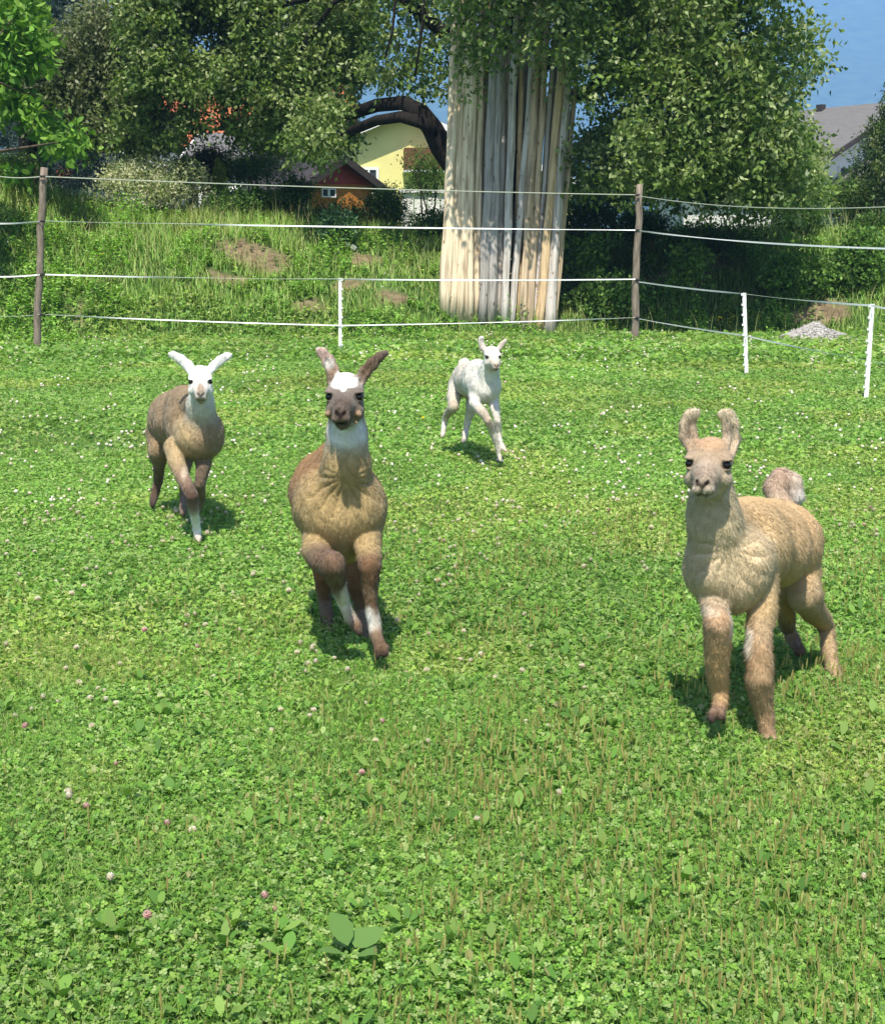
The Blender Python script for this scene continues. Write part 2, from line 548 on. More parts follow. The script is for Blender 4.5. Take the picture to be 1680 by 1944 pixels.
# one large dock leaf cluster in the foreground
root = empty('broadleaf_weed', tuple(G(668, 1835)))
tag(root, 'large pale broad-leaved weed low in the meadow foreground', 'weed')
bx_, by_, bz_ = G(668, 1835)
for (a, el, L) in [(2.3, .85, .085), (.5, .5, .075), (1.2, .3, .07), (3.5, .3, .06), (5.6, .35, .06)]:
    u = np.array([[math.cos(a) * math.cos(el), math.sin(a) * math.cos(el), math.sin(el)]])
    wd = np.array([[-math.sin(a), math.cos(a), 0.1]])
    v, f, c = leaves(np.array([[bx_, by_, .03]]) + u * .02, u, unit(wd), L, L * .8, np.array([[.15, .27, .07]]), 'ovate', .1)
    link('leaf', np_mesh('leaf', v, [f], c), M_leaf, root)

# ------------------------------------------------------------------ clover flowers
def flower_mesh(name, tip, low):
    V = []; Fc = []; C = []
    n0 = 0
    r = .0085
    K = 46
    for i in range(K):
        z = 1 - 1.75 * (i + .5) / K
        a = i * 2.39996
        rr = math.sqrt(max(0, 1 - z * z))
        d = np.array([rr * math.cos(a), rr * math.sin(a), z])
        up = unit(d + np.array([0, 0, .75]))
        sd_ = unit(np.cross(up, [.3, .2, .9]) + 1e-6)
        b = d * r * .45
        L = r * .75; W = r * .42
        q = [b - sd_ * W * .5, b + sd_ * W * .5, b + up * L + sd_ * W * .35, b + up * L * 1.2, b + up * L - sd_ * W * .35]
        V += q; Fc.append([n0 + j for j in range(5)]); n0 += 5
        t = (z + .75) / 1.75
        col = np.array(low) * (1 - t) + np.array(tip) * t
        C += [col * (.9 + .2 * random.random())] * 5
    # solid core
    me = bpy.data.meshes.new(name)
    import itertools
    core = []
    for i in range(5):
        ph = math.pi * (i + .5) / 5
        for k in range(8):
            th = k * math.pi / 4
            core.append((r * .8 * math.sin(ph) * math.cos(th), r * .8 * math.sin(ph) * math.sin(th), r * .8 * math.cos(ph) + r * .2))
    cf = [[n0 + i * 8 + k, n0 + i * 8 + (k + 1) % 8, n0 + (i + 1) * 8 + (k + 1) % 8, n0 + (i + 1) * 8 + k] for i in range(4) for k in range(8)]
    V += core; Fc += cf; C += [np.array(low) * .7 + np.array(tip) * .3] * len(core)
    me.from_pydata([tuple(map(float, v)) for v in V], [], Fc)
    a = me.color_attributes.new('Col', 'FLOAT_COLOR', 'POINT')
    cc = np.ones((len(V), 4), dtype=np.float32); cc[:, :3] = np.array(C)
    a.data.foreach_set('color', cc.ravel())
    me.materials.append(M_petal)
    me.update()
    return me
fm_w = flower_mesh('clover_flower', (.78, .75, .64), (.50, .40, .26))
fm_c = flower_mesh('clover_flower_cream', (.80, .76, .62), (.40, .34, .18))
fm_p = flower_mesh('clover_flower_pink', (.70, .52, .47), (.42, .20, .19))
known_white = [(130, 1490), (133, 1506), (366, 1560), (209, 1663), (145, 1220), (125, 1260), (70, 1227), (635, 1240), (660, 1262), (30, 1345), (20, 1322),
               (405, 1272), (695, 1325), (595, 1335), (1223, 1068), (1228, 1078), (600, 1250), (580, 1265), (318, 1216), (480, 1085), (540, 900),
               (905, 1545), (1062, 1500), (1490, 1085), (1640, 1650), (455, 1180), (175, 1015), (120, 1075), (610, 1540), (755, 1170), (795, 1120), (880, 1190), (920, 1050)]
known_pink = [(318, 1558), (503, 1686), (727, 1358), (770, 1262), (275, 1190), (265, 1302), (48, 1372), (165, 1520), (280, 1725), (522, 1706), (375, 1220), (220, 1440)]
fl = [(G(a, b, .05), fm_w) for a, b in known_white] + [(G(a, b, .05), fm_p) for a, b in known_pink]
cand = []
while len(cand) < 760:
    px = random.uniform(-40, 1720); py = random.uniform(690, 1500)
    d = math.exp(-((py - 900) / 130) ** 2) * 1.0 + .28 * math.exp(-((py - 740) / 70) ** 2) + .16 * math.exp(-((py - 1180) / 160) ** 2)
    d *= .35 + 1.1 * float(sstep(.38, .62, fbm(px, py * 2, 170, 77)))
    if px > 1000 and py > 1080: d *= .15
    if random.random() < d:
        q = G(px, py, .05)
        if random.random() < .35:           # flowers come in little companies
            for _ in range(random.randint(1, 4)):
                cand.append((q + np.array([random.gauss(0, .12), random.gauss(0, .15), 0]), fm_w if random.random() < .5 else fm_c))
        cand.append((q, fm_p if random.random() < .06 else (fm_w if random.random() < .5 else fm_c)))
cand.sort(key=lambda t: t[0][1])
fl += cand
fl.sort(key=lambda t: t[0][1])
many = []
for i, (q, m_) in enumerate(fl):
    z = float(H(q[0], q[1])) + random.uniform(.022, .042)
    s = random.uniform(.85, 1.35) * (1 + max(0, q[1] - 5) * .035)
    if i < 290:
        o = bpy.data.objects.new('clover_flower', m_)
        COL.objects.link(o)
        o.location = (q[0], q[1], z); o.scale = (s, s, s)
        o.rotation_euler = (random.gauss(0, .25), random.gauss(0, .25), random.random() * 6)
        pk = m_ is fm_p
        tag(o, ('small pinkish clover flower head standing in the meadow grass' if pk else
                'small creamy clover flower head standing in the meadow grass' if m_ is fm_c else
                'small white clover flower head standing in the meadow grass'), 'flower',
            'pink clover flowers in the meadow' if pk else 'cream clover flowers in the meadow' if m_ is fm_c else 'white clover flowers in the meadow')
    else:
        many.append((q[0], q[1], z, s))
# the rest, and those along the fence
for _ in range(420):
    px = random.uniform(-20, 1700); py = random.gauss(652, 22)
    q = G(px, py, .2)
    if float(noise2(px, py, 60, 3)) < .4: continue
    many.append((q[0], q[1], float(H(q[0], q[1])) + random.uniform(.10, .2), random.uniform(1.2, 1.9)))
vv, ff, cc = [], [], []
base = np.empty(len(fm_w.vertices) * 3); fm_w.vertices.foreach_get('co', base); base = base.reshape(-1, 3)
core = base[-40:]
cf = np.array([[i * 8 + k, i * 8 + (k + 1) % 8, (i + 1) * 8 + (k + 1) % 8, (i + 1) * 8 + k] for i in range(4) for k in range(8)])
for j, (x, y, z, s) in enumerate(many):
    vv.append(core * s * 1.25 + np.array([x, y, z])); ff.append(cf + j * 40)
    cc.append(np.tile(np.array(random.choice([(.7, .66, .5), (.78, .74, .62), (.62, .5, .4)])), (40, 1)))
tag(link('clover_flowers', np_mesh('clover_flowers', np.concatenate(vv), [np.concatenate(ff)], np.concatenate(cc)), M_petal),
    'scattered tiny clover flower heads further back in the meadow', 'flowers', kind='stuff')

# ------------------------------------------------------------------ bank vegetation
parts = []
def bank_pts(n, x0=-12, x1=12, y0=21.5, y1=30.5):
    x = rng.uniform(x0, x1, n); y = rng.uniform(y0, y1, n)
    st = np.interp(x, START_X, START_Y)
    k = (y > st - .6) & (rng.random(n) > soil(x, y) * .97)
    return x[k], y[k]
x, y = bank_pts(150000)
n = len(x)
lush = fbm(x, y, 1.2, 71)
st = np.interp(x, START_X, START_Y)
up = np.clip((y - st) / 4, 0, 1)
hg = (.10 + .32 * lush ** 1.3 * (.5 + .9 * up)) * (.5 + .8 * rng.random(n))
c = pick(n, [(.24, .44, .075), (.31, .51, .10), (.19, .37, .07), (.33, .48, .12), (.40, .46, .16)], .2)
dry = sstep(.52, .7, fbm(x, y, .9, 73))[:, None]
c = c * (1 - dry * .3) + np.array([.40, .36, .14]) * dry * .3
parts.append(blades(np.stack([x, y, H(x, y) - .02], -1), hg, .0135 * (.6 + .8 * rng.random(n)), .9 * rng.random(n), c, 3))
# tall pale stalks
x, y = bank_pts(3500, y0=24)
n = len(x)
parts.append(blades(np.stack([x, y, H(x, y)], -1), .35 + .4 * rng.random(n), np.full(n, .012), .5 * rng.random(n), pick(n, [(.2, .27, .1), (.28, .28, .12)], .2), 3))
v, g, c = merge(parts)
nb = unit(np.array([0, -.35, 1.0]) + rng.normal(size=(len(v), 3)) * .35)
tag(link('bank_grass', np_mesh('bank_grass', v, g, c, normals=nb), M_grass), 'long rough grass covering the sunny bank behind the fence', 'grass', kind='stuff')
parts = []
x, y = bank_pts(26000)
n0 = len(x)
wn = fbm(x, y, .8, 75)
k = wn > .50
x, y, wn = x[k], y[k], wn[k]
# each weed stands as a stalk with 6 leaves
n = len(x)
hh = .08 + (wn - .5) * 2.0 * (.4 + .8 * rng.random(n))
hh = np.minimum(hh, .5)
tone = pick(n, [(.19, .38, .06), (.27, .48, .08), (.14, .30, .055), (.30, .47, .11)], .2)
for q in range(7):
    t = (q + 1) / 7
    a = rng.random(n) * 6.28
    el = rng.uniform(-.2, .7, n)
    u = np.stack([np.cos(a) * np.cos(el), np.sin(a) * np.cos(el), np.sin(el)], -1)
    wd = unit(np.stack([-np.sin(a), np.cos(a), .3 * rng.normal(size=n)], -1))
    b = np.stack([x, y, H(x, y) + hh * t], -1)
    L = (.05 + .05 * rng.random(n)) * (1.2 - .4 * t)
    parts.append(leaves(b, u, wd, L, L * .6, tone * (.85 + .3 * t), 'quad', .15))
v, g, c = merge(parts)
tag(link('bank_weeds', np_mesh('bank_weeds', v, g, c), M_leaf), 'leafy green weeds and nettles growing over the bank', 'weeds', kind='stuff')

# dry straw and clods on bare soil
parts = []
for (sx, sy, rx, ry) in SOIL_W:
    n = int(260 * rx * ry / .3)
    n = min(n, 900)
    a = rng.random(n) * 6.28; r = np.sqrt(rng.random(n)) * 1.1
    x = sx + np.cos(a) * r * rx; y = sy + np.sin(a) * r * ry
    a = rng.random(n) * 6.28
    u = unit(np.stack([np.cos(a), np.sin(a), .35 * rng.random(n)], -1)); wd = unit(np.stack([-np.sin(a), np.cos(a), 0 * a], -1))
    parts.append(leaves(np.stack([x, y, H(x, y) + .01], -1), u, wd, .05 + .12 * rng.random(n), .008, pick(n, [(.36, .30, .16), (.26, .2, .11), (.2, .24, .08)], .3), 'quad', 0))
v, g, c = merge(parts)
tag(link('dry_straw', np_mesh('dry_straw', v, g, c), M_grass), 'dry straw and dead stalks lying on the bare soil patches', 'straw', kind='stuff')

# yellow flowers by the right fence, more on the left bank
vv, ff, cc = [], [], []
spots = [(random.gauss(m, s), random.gauss(603, 5)) for m, s, k in [(1368, 9, 7), (1392, 7, 8), (1428, 8, 8)] for _ in range(k)] + \
        [(195, 482), (188, 476), (200, 470), (285, 494), (180, 487), (450, 480), (660, 548), (672, 545), (1330, 600), (203, 490), (1560, 640), (1610, 655)]
for j, (px, py) in enumerate(spots):
    p = onground(px, py + 6)
    s = random.uniform(2.0, 3.0) if px > 1340 and px < 1450 else random.uniform(1.4, 2.2)
    p = P(px, py, p[1] - .05)
    vv.append(core * s * np.array([1.2, 1.2, .6]) + p); ff.append(cf + j * 40)
    cc.append(np.tile(np.array((.80, .60, .02)), (40, 1)))
tag(link('yellow_wildflowers', np_mesh('yellow_wildflowers', np.concatenate(vv), [np.concatenate(ff)], np.concatenate(cc)), M_petal),
    'small bright yellow wildflowers on the bank behind the fence', 'wildflowers', kind='stuff')
b = MB()
p = G(803, 793, .07)
b.add(core * 2.0 * np.array([1.2, 1.2, .6]) + p, [tuple(q) for q in cf], (.80, .62, .02))
tag(b.build('buttercup', M_petal, col=True), 'single yellow flower in the grass left of the white young llama', 'flower')

# gravel heap
p0 = onground(1565, 655)
n = 44
ang = np.linspace(0, 2 * np.pi, n, endpoint=False)
vv = []; rings = 14
for i in range(rings + 1):
    r = i / rings
    for a in ang:
        rx, ry = .80, .62
        x = p0[0] + math.cos(a) * r * rx * (1 + .15 * math.sin(2 * a + 1)); y = p0[1] + .35 + math.sin(a) * r * ry
        z = float(H(x, y)) - .03 + .36 * (1 - r) ** .9 * (1 - .12 * math.cos(a)) + (float(fbm(x, y, .09, 91)) - .5) * .07
        vv.append((x, y, z))
fcs = [(i * n + k, i * n + (k + 1) % n, (i + 1) * n + (k + 1) % n, (i + 1) * n + k) for i in range(rings) for k in range(n)]
b = MB(); b.add(vv, fcs)
for _ in range(1300):
    a = random.random() * 6.28; r = math.sqrt(random.random()) * 1.05
    x = p0[0] + math.cos(a) * r * .84; y = p0[1] + .35 + math.sin(a) * r * .65
    z = float(H(x, y)) - .03 + .36 * max(0, 1 - r) ** .9 * (1 - .12 * math.cos(a)) + (float(fbm(x, y, .09, 91)) - .5) * .07
    s = random.uniform(.008, .026)
    q = np.array([(0, 0, 1), (1, 0, 0), (0, 1, 0), (-1, 0, 0), (0, -1, 0), (0, 0, -.6)]) * s * (1 + .5 * (np.random.RandomState(_).rand(6, 3) - .5)) + (x, y, z)
    b.add(q, [(0, 1, 2), (0, 2, 3), (0, 3, 4), (0, 4, 1), (5, 2, 1), (5, 3, 2), (5, 4, 3), (5, 1, 4)])
M_grav = plain_mat('gravel', (.36, .34, .32), rough=.95, noise=.45, scale=30, bump=.8)
tag(b.build('gravel_heap', M_grav), 'low heap of grey gravel behind the right fence posts', 'gravel heap')

# white scrap of paper on the bank
p = onground(665, 476)
b = MB()
M4 = Matrix.Translation(Vector(p) + Vector((0, -.12, .10))) @ Matrix.Rotation(.35, 4, 'Y') @ Matrix.Rotation(-.9, 4, 'X')
b.box(-.085, .0, -.045, .04, -.004, .004, M=M4)
M4 = Matrix.Translation(Vector(p) + Vector((.07, -.14, .06))) @ Matrix.Rotation(.6, 4, 'Y') @ Matrix.Rotation(-1.1, 4, 'X')
b.box(-.05, .05, -.04, .04, -.004, .004, M=M4)
M_paper = plain_mat('white_paper', (.78, .78, .76), noise=.05, bump=0)
tag(b.build('paper_scrap', M_paper), 'crumpled white scrap lying in the grass of the bank', 'litter')

# ------------------------------------------------------------------ trees
def limb(mb, a, b_, ra, rb, k=5, bend=.1, seed=0, n=8, c=None):
    rr = random.Random(seed)
    a = np.array(a, dtype=float); b_ = np.array(b_, dtype=float)
    L = np.linalg.norm(b_ - a)
    off = np.array([rr.gauss(0, 1), rr.gauss(0, 1), rr.gauss(0, 1)]) * bend * L
    pts = []; rad = []
    for i in range(k + 1):
        t = i / k
        pts.append(a * (1 - t) + b_ * t + off * math.sin(math.pi * t) + np.array([rr.gauss(0, 1) for _ in range(3)]) * L * .01)
        rad.append(ra * (1 - t) + rb * t)
    mb.tube(pts, rad, n, c, .08, seed)
    return pts

def inpoly(x, y, poly):
    inside = np.zeros(len(x), dtype=bool)
    j = len(poly) - 1
    for i in range(len(poly)):
        xi, yi = poly[i]; xj, yj = poly[j]
        c = ((yi > y) != (yj > y)) & (x < (xj - xi) * (y - yi) / (yj - yi + 1e-9) + xi)
        inside ^= c
        j = i
    return inside

def foliage(twigs, per, tl, L, W, pal, droop=.5, spread=.16, jit=.25, shape='quad'):
    """twigs (n,3): short leafy shoots, each with `per` leaves"""
    n = len(twigs)
    ax = unit(randdir(n) + np.array([0, 0, -.15]))
    tw_t = rng.random((n, 1)) ** 1.0
    base_c = pick(n, pal, jit)
    b = np.repeat(twigs, per, 0); a = np.repeat(ax, per, 0)
    t = rng.random((n * per, 1))
    pos = b + a * t * tl + rng.normal(size=(n * per, 3)) * spread * .35
    u = unit(a * .5 + randdir(n * per) * .8 + np.array([0, 0, -droop]))
    wd = unit(np.cross(u, randdir(n * per) + np.array([0, -.1, .5])))
    c = np.repeat(base_c, per, 0) * (1 + (rng.random((n * per, 1)) - .5) * .35)
    Lr = L * (.7 + .6 * rng.random(n * per))
    return leaves(pos, u, wd, Lr, Lr * W, c, shape, .18)

PEAR = [(.14, .215, .055), (.20, .28, .075), (.27, .34, .12), (.085, .15, .035), (.34, .40, .18), (.16, .25, .055)]

def sample_poly(poly, n, y0, y1, gap=.42, gs=.9, seed=1, lim=None, holes=()):
    xs = [p[0] for p in poly]; ys = [p[1] for p in poly]
    out = []
    got = 0
    while got < n:
        m = n * 3
        px = rng.uniform(min(xs), max(xs), m); py = rng.uniform(min(ys), max(ys), m)
        ok = inpoly(px, py, poly)
        px, py = px[ok], py[ok]
        Y = rng.uniform(y0, y1, len(px))
        x = (px - 840) / F; yy = -(py - 972) / F
        d = np.stack([x, yy * SP + CP, yy * CP - SP], -1)
        pts = np.array([0, 0, CAMZ]) + d * (Y / d[:, 1])[:, None]
        f = .66 * fbm(pts[:, 0] + pts[:, 1] * .15, pts[:, 2], gs, seed) + .34 * fbm(pts[:, 1] + 31, pts[:, 2] * .9 + pts[:, 0] * .5, gs, seed + 5)
        k = f > gap
        for (hx, hy, hrx, hry) in holes:
            k &= (((px[:len(f)] - hx) / hrx) ** 2 + ((py[:len(f)] - hy) / hry) ** 2 > .6 + .8 * noise2(px[:len(f)], py[:len(f)], 22, 12)) | (rng.random(len(f)) < .02)
        if lim is not None: k &= lim(pts)
        pts = pts[k]
        out.append(pts); got += len(pts)
    res = np.concatenate(out)[:n]
    return res + rng.normal(size=res.shape) * np.array([.12, .12, .10])

TS = SUN_EL
slope = math.tan(SUN_EL) / math.cos(SUN_AZ)
def shadow_ok(pts):
    """leaves whose shade would reach the lower half of the pole bundle are absent"""
    dy = 24.6 - pts[:, 1]
    z = pts[:, 2] - slope * dy
    x = pts[:, 0] + math.tan(SUN_AZ) * dy
    on = (x > -.6) & (x < 2.9) & (dy > 0)
    lo = 1.95 + .8 * (noise2(x, z, .5, 4) - .5) - .35 * np.clip((x - .3) * 1.0, 0, 1) * (x < 1.7)
    p = np.where(z < lo, 0, np.where(z < 3.6, .6, .85))
    p = np.where(x < .25, p * .95, p)
    return ~on | (rng.random(len(pts)) < p)

def bank_lit(pts):
    # the left bank lies in full sun: no bough reaches out over it
    ys = pts[:, 1] + (pts[:, 2] - 2.4) / slope
    return ys > 28.5 - .6 * noise2(pts[:, 0], pts[:, 2], .8, 6)

def bank_soft(pts):
    return pts[:, 1] + (pts[:, 2] - 2.4) / slope > 26.0

root = empty('pear_tree', (1.15, 26.0, float(H(1.15, 26.0))))
tag(root, 'old pear tree with dark arching limb, rising behind the leaning poles', 'tree')
T0 = np.array([1.15, 26.0, .6])
b = MB()
b.tube([T0, T0 + (.05, .05, 1.5), T0 + (0, 0, 3.2), T0 + (.1, .1, 5.2), T0 + (.2, 0, 7.5), T0 + (.1, .2, 9)], [.62, .5, .46, .36, .24, .1], 16, wob=.12, seed=3)
b.build('trunk', M_bark, root, smooth=True)
# arching limb to the left, forked
b = MB()
pp = [P(905, 385, 25.9), P(868, 320, 25.8), P(838, 280, 25.7), P(822, 245, 25.6), P(800, 212, 25.5), P(765, 196, 25.6), P(715, 200, 26.2), P(672, 214, 26.6), P(640, 222, 27.4), P(600, 200, 29.6)]
b.tube(pp, [.28, .25, .21, .18, .145, .12, .11, .10, .08, .05], 14, wob=.14, seed=5)
pp = [P(826, 252, 25.55), P(800, 232, 25.4), P(760, 222, 25.2), P(715, 228, 25.6), P(672, 246, 26.0), P(640, 266, 26.8), P(605, 255, 29.4), P(560, 240, 30.4)]
b.tube(pp, [.13, .115, .095, .085, .08, .07, .055, .04], 12, wob=.14, seed=6)
b.build('limb', M_bark, root, smooth=True)
b = MB()
for i, (p0_, q, r0, r1) in enumerate([
        (T0 + (0, 0, 3.2), P(1180, 130, 25.4), .2, .07), (T0 + (.1, 0, 3.8), P(1260, -60, 26), .2, .06), (P(1180, 130, 25.4), P(1330, 260, 25), .09, .03),
        (P(1180, 130, 25.4), P(1400, 100, 25.4), .08, .03), (P(1260, 160, 25.2), P(1460, 330, 25.2), .05, .02), (P(1330, 200, 25.1), P(1345, 385, 24.9), .04, .02),
        (T0 + (0, 0, 4.0), P(700, -40, 26.4), .2, .06), (P(700, -40, 26.4), P(420, 40, 28), .08, .03), (P(600, 200, 29.6), P(330, 170, 29), .06, .02),
        (P(605, 255, 29.4), P(500, 262, 29.2), .04, .015), (P(560, 240, 30.4), P(330, 240, 29.5), .04, .015), (P(700, -40, 26.4), P(560, 130, 27.5), .06, .02),
        (T0 + (0, 0, 4.5), P(1010, -150, 23.6), .16, .05), (P(1010, -150, 23.6), P(960, 100, 23.3), .05, .02), (P(1010, -150, 23.6), P(1080, 120, 23.6), .05, .02),
        (P(815, -200, 25), P(790, 150, 25), .05, .015), (P(860, -250, 24.6), P(730, 110, 24.6), .05, .015), (P(1500, 60, 25.5), P(1400, 100, 25.4), .02, .03)]):
    limb(b, p0_, q, r0, r1, 6, .06, i, 7)
b.build('branches', M_bark, root, smooth=True)
L_main = [(230, -260), (228, 50), (256, 130), (218, 175), (150, 215), (170, 262), (262, 272), (330, 282), (390, 258), (440, 242), (490, 276), (535, 266), (585, 246), (640, 290), (672, 268), (655, 232), (640, 205), (690, 150), (700, 60), (720, -260)]
L_sparse = [(690, -520), (690, 140), (720, 175), (770, 160), (820, 205), (852, 140), (862, -520)]
FRONT = [(845, -520), (845, 90), (868, 150), (905, 165), (930, 120), (960, 100), (1000, 135), (1040, 118), (1065, 150), (1100, 120), (1130, -520)]
R_main = [(1085, -300), (1100, 140), (1092, 250), (1080, 340), (1130, 372), (1190, 352), (1235, 376), (1280, 356), (1350, 336), (1400, 372), (1490, 392), (1565, 366), (1548, 300), (1530, 262), (1500, 205), (1480, 180), (1560, 108), (1530, 60), (1515, 10), (1530, -300)]
tw = np.concatenate([
    sample_poly(L_main, 11800, 27.0, 30.8, .40, 1.3, 1, bank_lit, [(325, 196, 46, 22), (415, 203, 58, 28), (640, 168, 34, 20), (390, 258, 70, 20), (250, 180, 20, 16), (510, 190, 34, 16)]),
    sample_poly([(560, 185), (628, 180), (652, 200), (640, 228), (628, 258), (650, 282), (610, 300), (550, 285)], 200, 25.6, 27.4, .40, .5, 8, bank_soft),
    sample_poly(L_sparse, 1100, 25.2, 28.0, .44, .7, 2, shadow_ok),
    sample_poly(FRONT, 2000, 21.8, 23.9, .40, .7, 3, shadow_ok),
    sample_poly(R_main, 9000, 23.0, 28.0, .45, 1.3, 4, shadow_ok),
    sample_poly([(1275, 335), (1285, 395), (1350, 385), (1400, 405), (1450, 400), (1450, 330)], 150, 24.5, 27, .4, .4, 9)])
# a thicker bough across the very top, above the frame, that throws the dappled shade
v, f, c = foliage(tw, 12, .30, .104, .56, PEAR, droop=.30, spread=.20)
link('crown', np_mesh('crown', v, [f], c), M_tleaf, root)
# small unripe pears
for i in range(70):
    q = tw[rng.integers(0, len(tw))]
    if q[1] > 25: continue
    b = MB(); b.add(core * 3.4 + q, [tuple(k) for k in cf], (.34, .38, .09)); b.build('pear', M_petal, root, col=True)

# second fruit tree at the left
root = empty('apple_tree', (-8.5, 29.8, float(H(-8.5, 29.8))))
tag(root, 'olive green fruit tree at the left, reaching over the bank', 'tree')
b = MB()
T1 = np.array([-8.5, 29.8, 2.4])
b.tube([T1, T1 + (.1, 0, 1.2), T1 + (0, .1, 2.6), T1 + (.2, 0, 4.4)], [.22, .18, .14, .05], 10, wob=.1, seed=4)
b.build('trunk', M_bark, root, smooth=True)
b = MB()
for i, q in enumerate([P(110, 60, 29.6), P(190, 130, 29.4), P(240, 230, 29), P(80, 230, 29.4), P(160, 280, 28.8), P(205, 40, 29.8)]):
    limb(b, T1 + (0, 0, 1.0 + .2 * i), q, .09, .02, 5, .08, i + 30, 6)
# bare arching shoots below the crown
b.tube([P(240, 230, 29), P(262, 296, 29), P(285, 316, 28.9), P(310, 323, 28.9), P(335, 314, 28.9), P(352, 296, 29)], [.02, .016, .014, .013, .012, .01], 5)
b.tube([P(240, 230, 29), P(234, 285, 28.8), P(222, 310, 28.7), P(205, 328, 28.7), P(188, 338, 28.7)], [.02, .017, .016, .013, .01], 5)
b.build('branches', M_bark, root, smooth=True)
A_poly = [(60, 90), (110, 60), (150, 60), (165, 10), (188, -10), (205, 50), (215, 100), (240, 130), (262, 180), (330, 230), (330, 268), (270, 276), (215, 262), (160, 246), (120, 270), (70, 230), (20, 180)]
tw = sample_poly(A_poly, 4200, 28.4, 31.2, .38, .7, 14)
v, f, c = foliage(tw, 10, .26, .10, .5, [(.14, .175, .075), (.18, .21, .10), (.10, .135, .05), (.22, .24, .13)], droop=.3, spread=.2)
link('crown', np_mesh('crown', v, [f], c), M_tleaf, root)

# bright leafy branch of a walnut hanging in from the left
root = empty('walnut_tree', (-9.9, 22.6, .1))
tag(root, 'bright green walnut tree whose leafy branches hang in at the left edge', 'tree')
T2 = np.array([-8.3, 17.5, 0])
b = MB(); b.tube([T2, T2 + (.05, 0, 1.5), T2 + (0, .1, 3.0), T2 + (.2, 0, 5)], [.24, .2, .16, .08], 10, wob=.1, seed=9)
b.build('trunk', M_bark, root, smooth=True)
b = MB()
for i, q in enumerate([P(40, 60, 25.8), P(60, 170, 25.8), P(120, 270, 25.6), P(-90, 10, 22.6), P(-120, 300, 22.8)]):
    limb(b, T2 + (0, 0, 2.0 + .3 * i), q, .06, .012, 5, .08, i + 50, 6)
b.build('branches', M_twig, root, smooth=True)
pts = []
for (px, py, rx, ry, k) in [(20, 20, 60, 60, 130), (50, 90, 45, 40, 80), (0, 150, 40, 60, 90), (35, 195, 22, 16, 16), (20, 330, 18, 10, 6), (-110, 60, 60, 100, 90), (-300, 20, 130, 130, 260), (-420, 260, 130, 110, 160), (65, 215, 22, 12, 14), (118, 262, 34, 24, 26),
                           (140, 282, 24, 16, 14), (95, 240, 26, 14, 16), (-110, 250, 60, 90, 120),]:
    for _ in range(k):
        a = random.random() * 6.28; r = math.sqrt(random.random())
        pts.append(P(px + math.cos(a) * r * rx, py + math.sin(a) * r * ry, random.uniform(25.2, 27.0) if px > -20 else random.uniform(22.2, 24)))
v, f, c = foliage(np.array(pts), 9, .26, .17, .45, [(.14, .29, .04), (.19, .36, .05), (.10, .22, .035), (.24, .40, .07)], droop=.25, spread=.22, shape='ovate')
link('crown', np_mesh('crown', v, [f], c), M_leaf, root)

# conifers
def conifer(name, label, px, top, bottom, Y, half, pal, n=4200, seed=0, needle=.09, cat='tree'):
    r = np.random.default_rng(seed)
    t = P(px, top, Y); bb = P(px, bottom, Y)
    g0 = float(H(t[0], Y))
    root = empty(name, (t[0], Y, g0))
    tag(root, label, cat)
    hgt = t[2] - g0
    mb = MB(); mb.tube([(t[0], Y, g0 - .1), (t[0], Y, g0 + hgt * .5), (t[0], Y, t[2])], [.2, .12, .02], 8)
    mb.build('trunk', M_bark, root, smooth=True)
    R = half / F * Y
    parts_ = []
    tws = []
    bn = max(70, int(hgt * 60))
    for i in range(bn):
        f = (i + r.random()) / bn
        z = g0 + hgt * (.06 + .94 * f)
        rad = R * (1 - f) ** .8 * (.75 + .4 * r.random()) + .1
        a = r.random() * 6.28
        m = int(max(4, rad * 22))
        s = np.sqrt((np.arange(m) + r.random(m)) / m)
        wob = r.normal(size=(m, 3)) * .09
        pts_ = np.stack([t[0] + np.cos(a) * s * rad, Y + np.sin(a) * s * rad, z - .28 * rad * s ** 1.5 + .12 * rad * s ** 3], -1) + wob * np.array([1, 1, .5])
        tws.append(pts_)
    tws = np.concatenate(tws)
    v, f, c = foliage(tws, 10, .2, needle, .3, pal, droop=.25, spread=.14)
    link('crown', np_mesh('crown', v, [f], c), M_tleaf, root)
    return root
conifer('spruce_tree', 'blue grey spruce behind the left fruit tree', 50, -420, 340, 34, 150, [(.06, .10, .10), (.09, .14, .15), (.04, .075, .065), (.14, .19, .21)], seed=2)
conifer('spruce_tree', 'dark green conifer at the right edge before the grey roof', 1708, 165, 410, 31, 118, [(.05, .10, .025), (.08, .14, .03), (.14, .18, .045), (.035, .07, .02)], seed=3)

# shrubs
def shrub(name, label, px, py, rx, ry, Y, pal, n=500, L=.06, W=.5, per=9, dr=.2, cat='shrub', rd=None):
    c0 = P(px, py, Y)
    R = np.array([rx / F * Y, rd if rd else rx / F * Y * .8, ry / F * Y])
    g0 = float(H(c0[0], Y))
    root = empty(name, (c0[0], Y, g0))
    tag(root, label, cat)
    mb = MB()
    for i in range(5):
        q = c0 + np.array([random.uniform(-.6, .6) * R[0], random.uniform(-.5, .5) * R[1], random.uniform(0, .5) * R[2]])
        limb(mb, (c0[0] + random.uniform(-.1, .1), Y, g0 - .05), q, .03, .01, 4, .08, i, 5)
    mb.build('stems', M_twig, root, smooth=True)
    d = randdir(n) * (rng.random((n, 1)) ** .4)
    lump = 1 + .28 * np.sin(d[:, :1] * 6 + px) * np.cos(d[:, 2:] * 5 + py)
    tws = c0 + d * R * lump
    v, f, c = foliage(tws, per, .2, L, W, pal, droop=dr, spread=.16)
    link('foliage', np_mesh('foliage', v, [f], c), M_leaf, root)
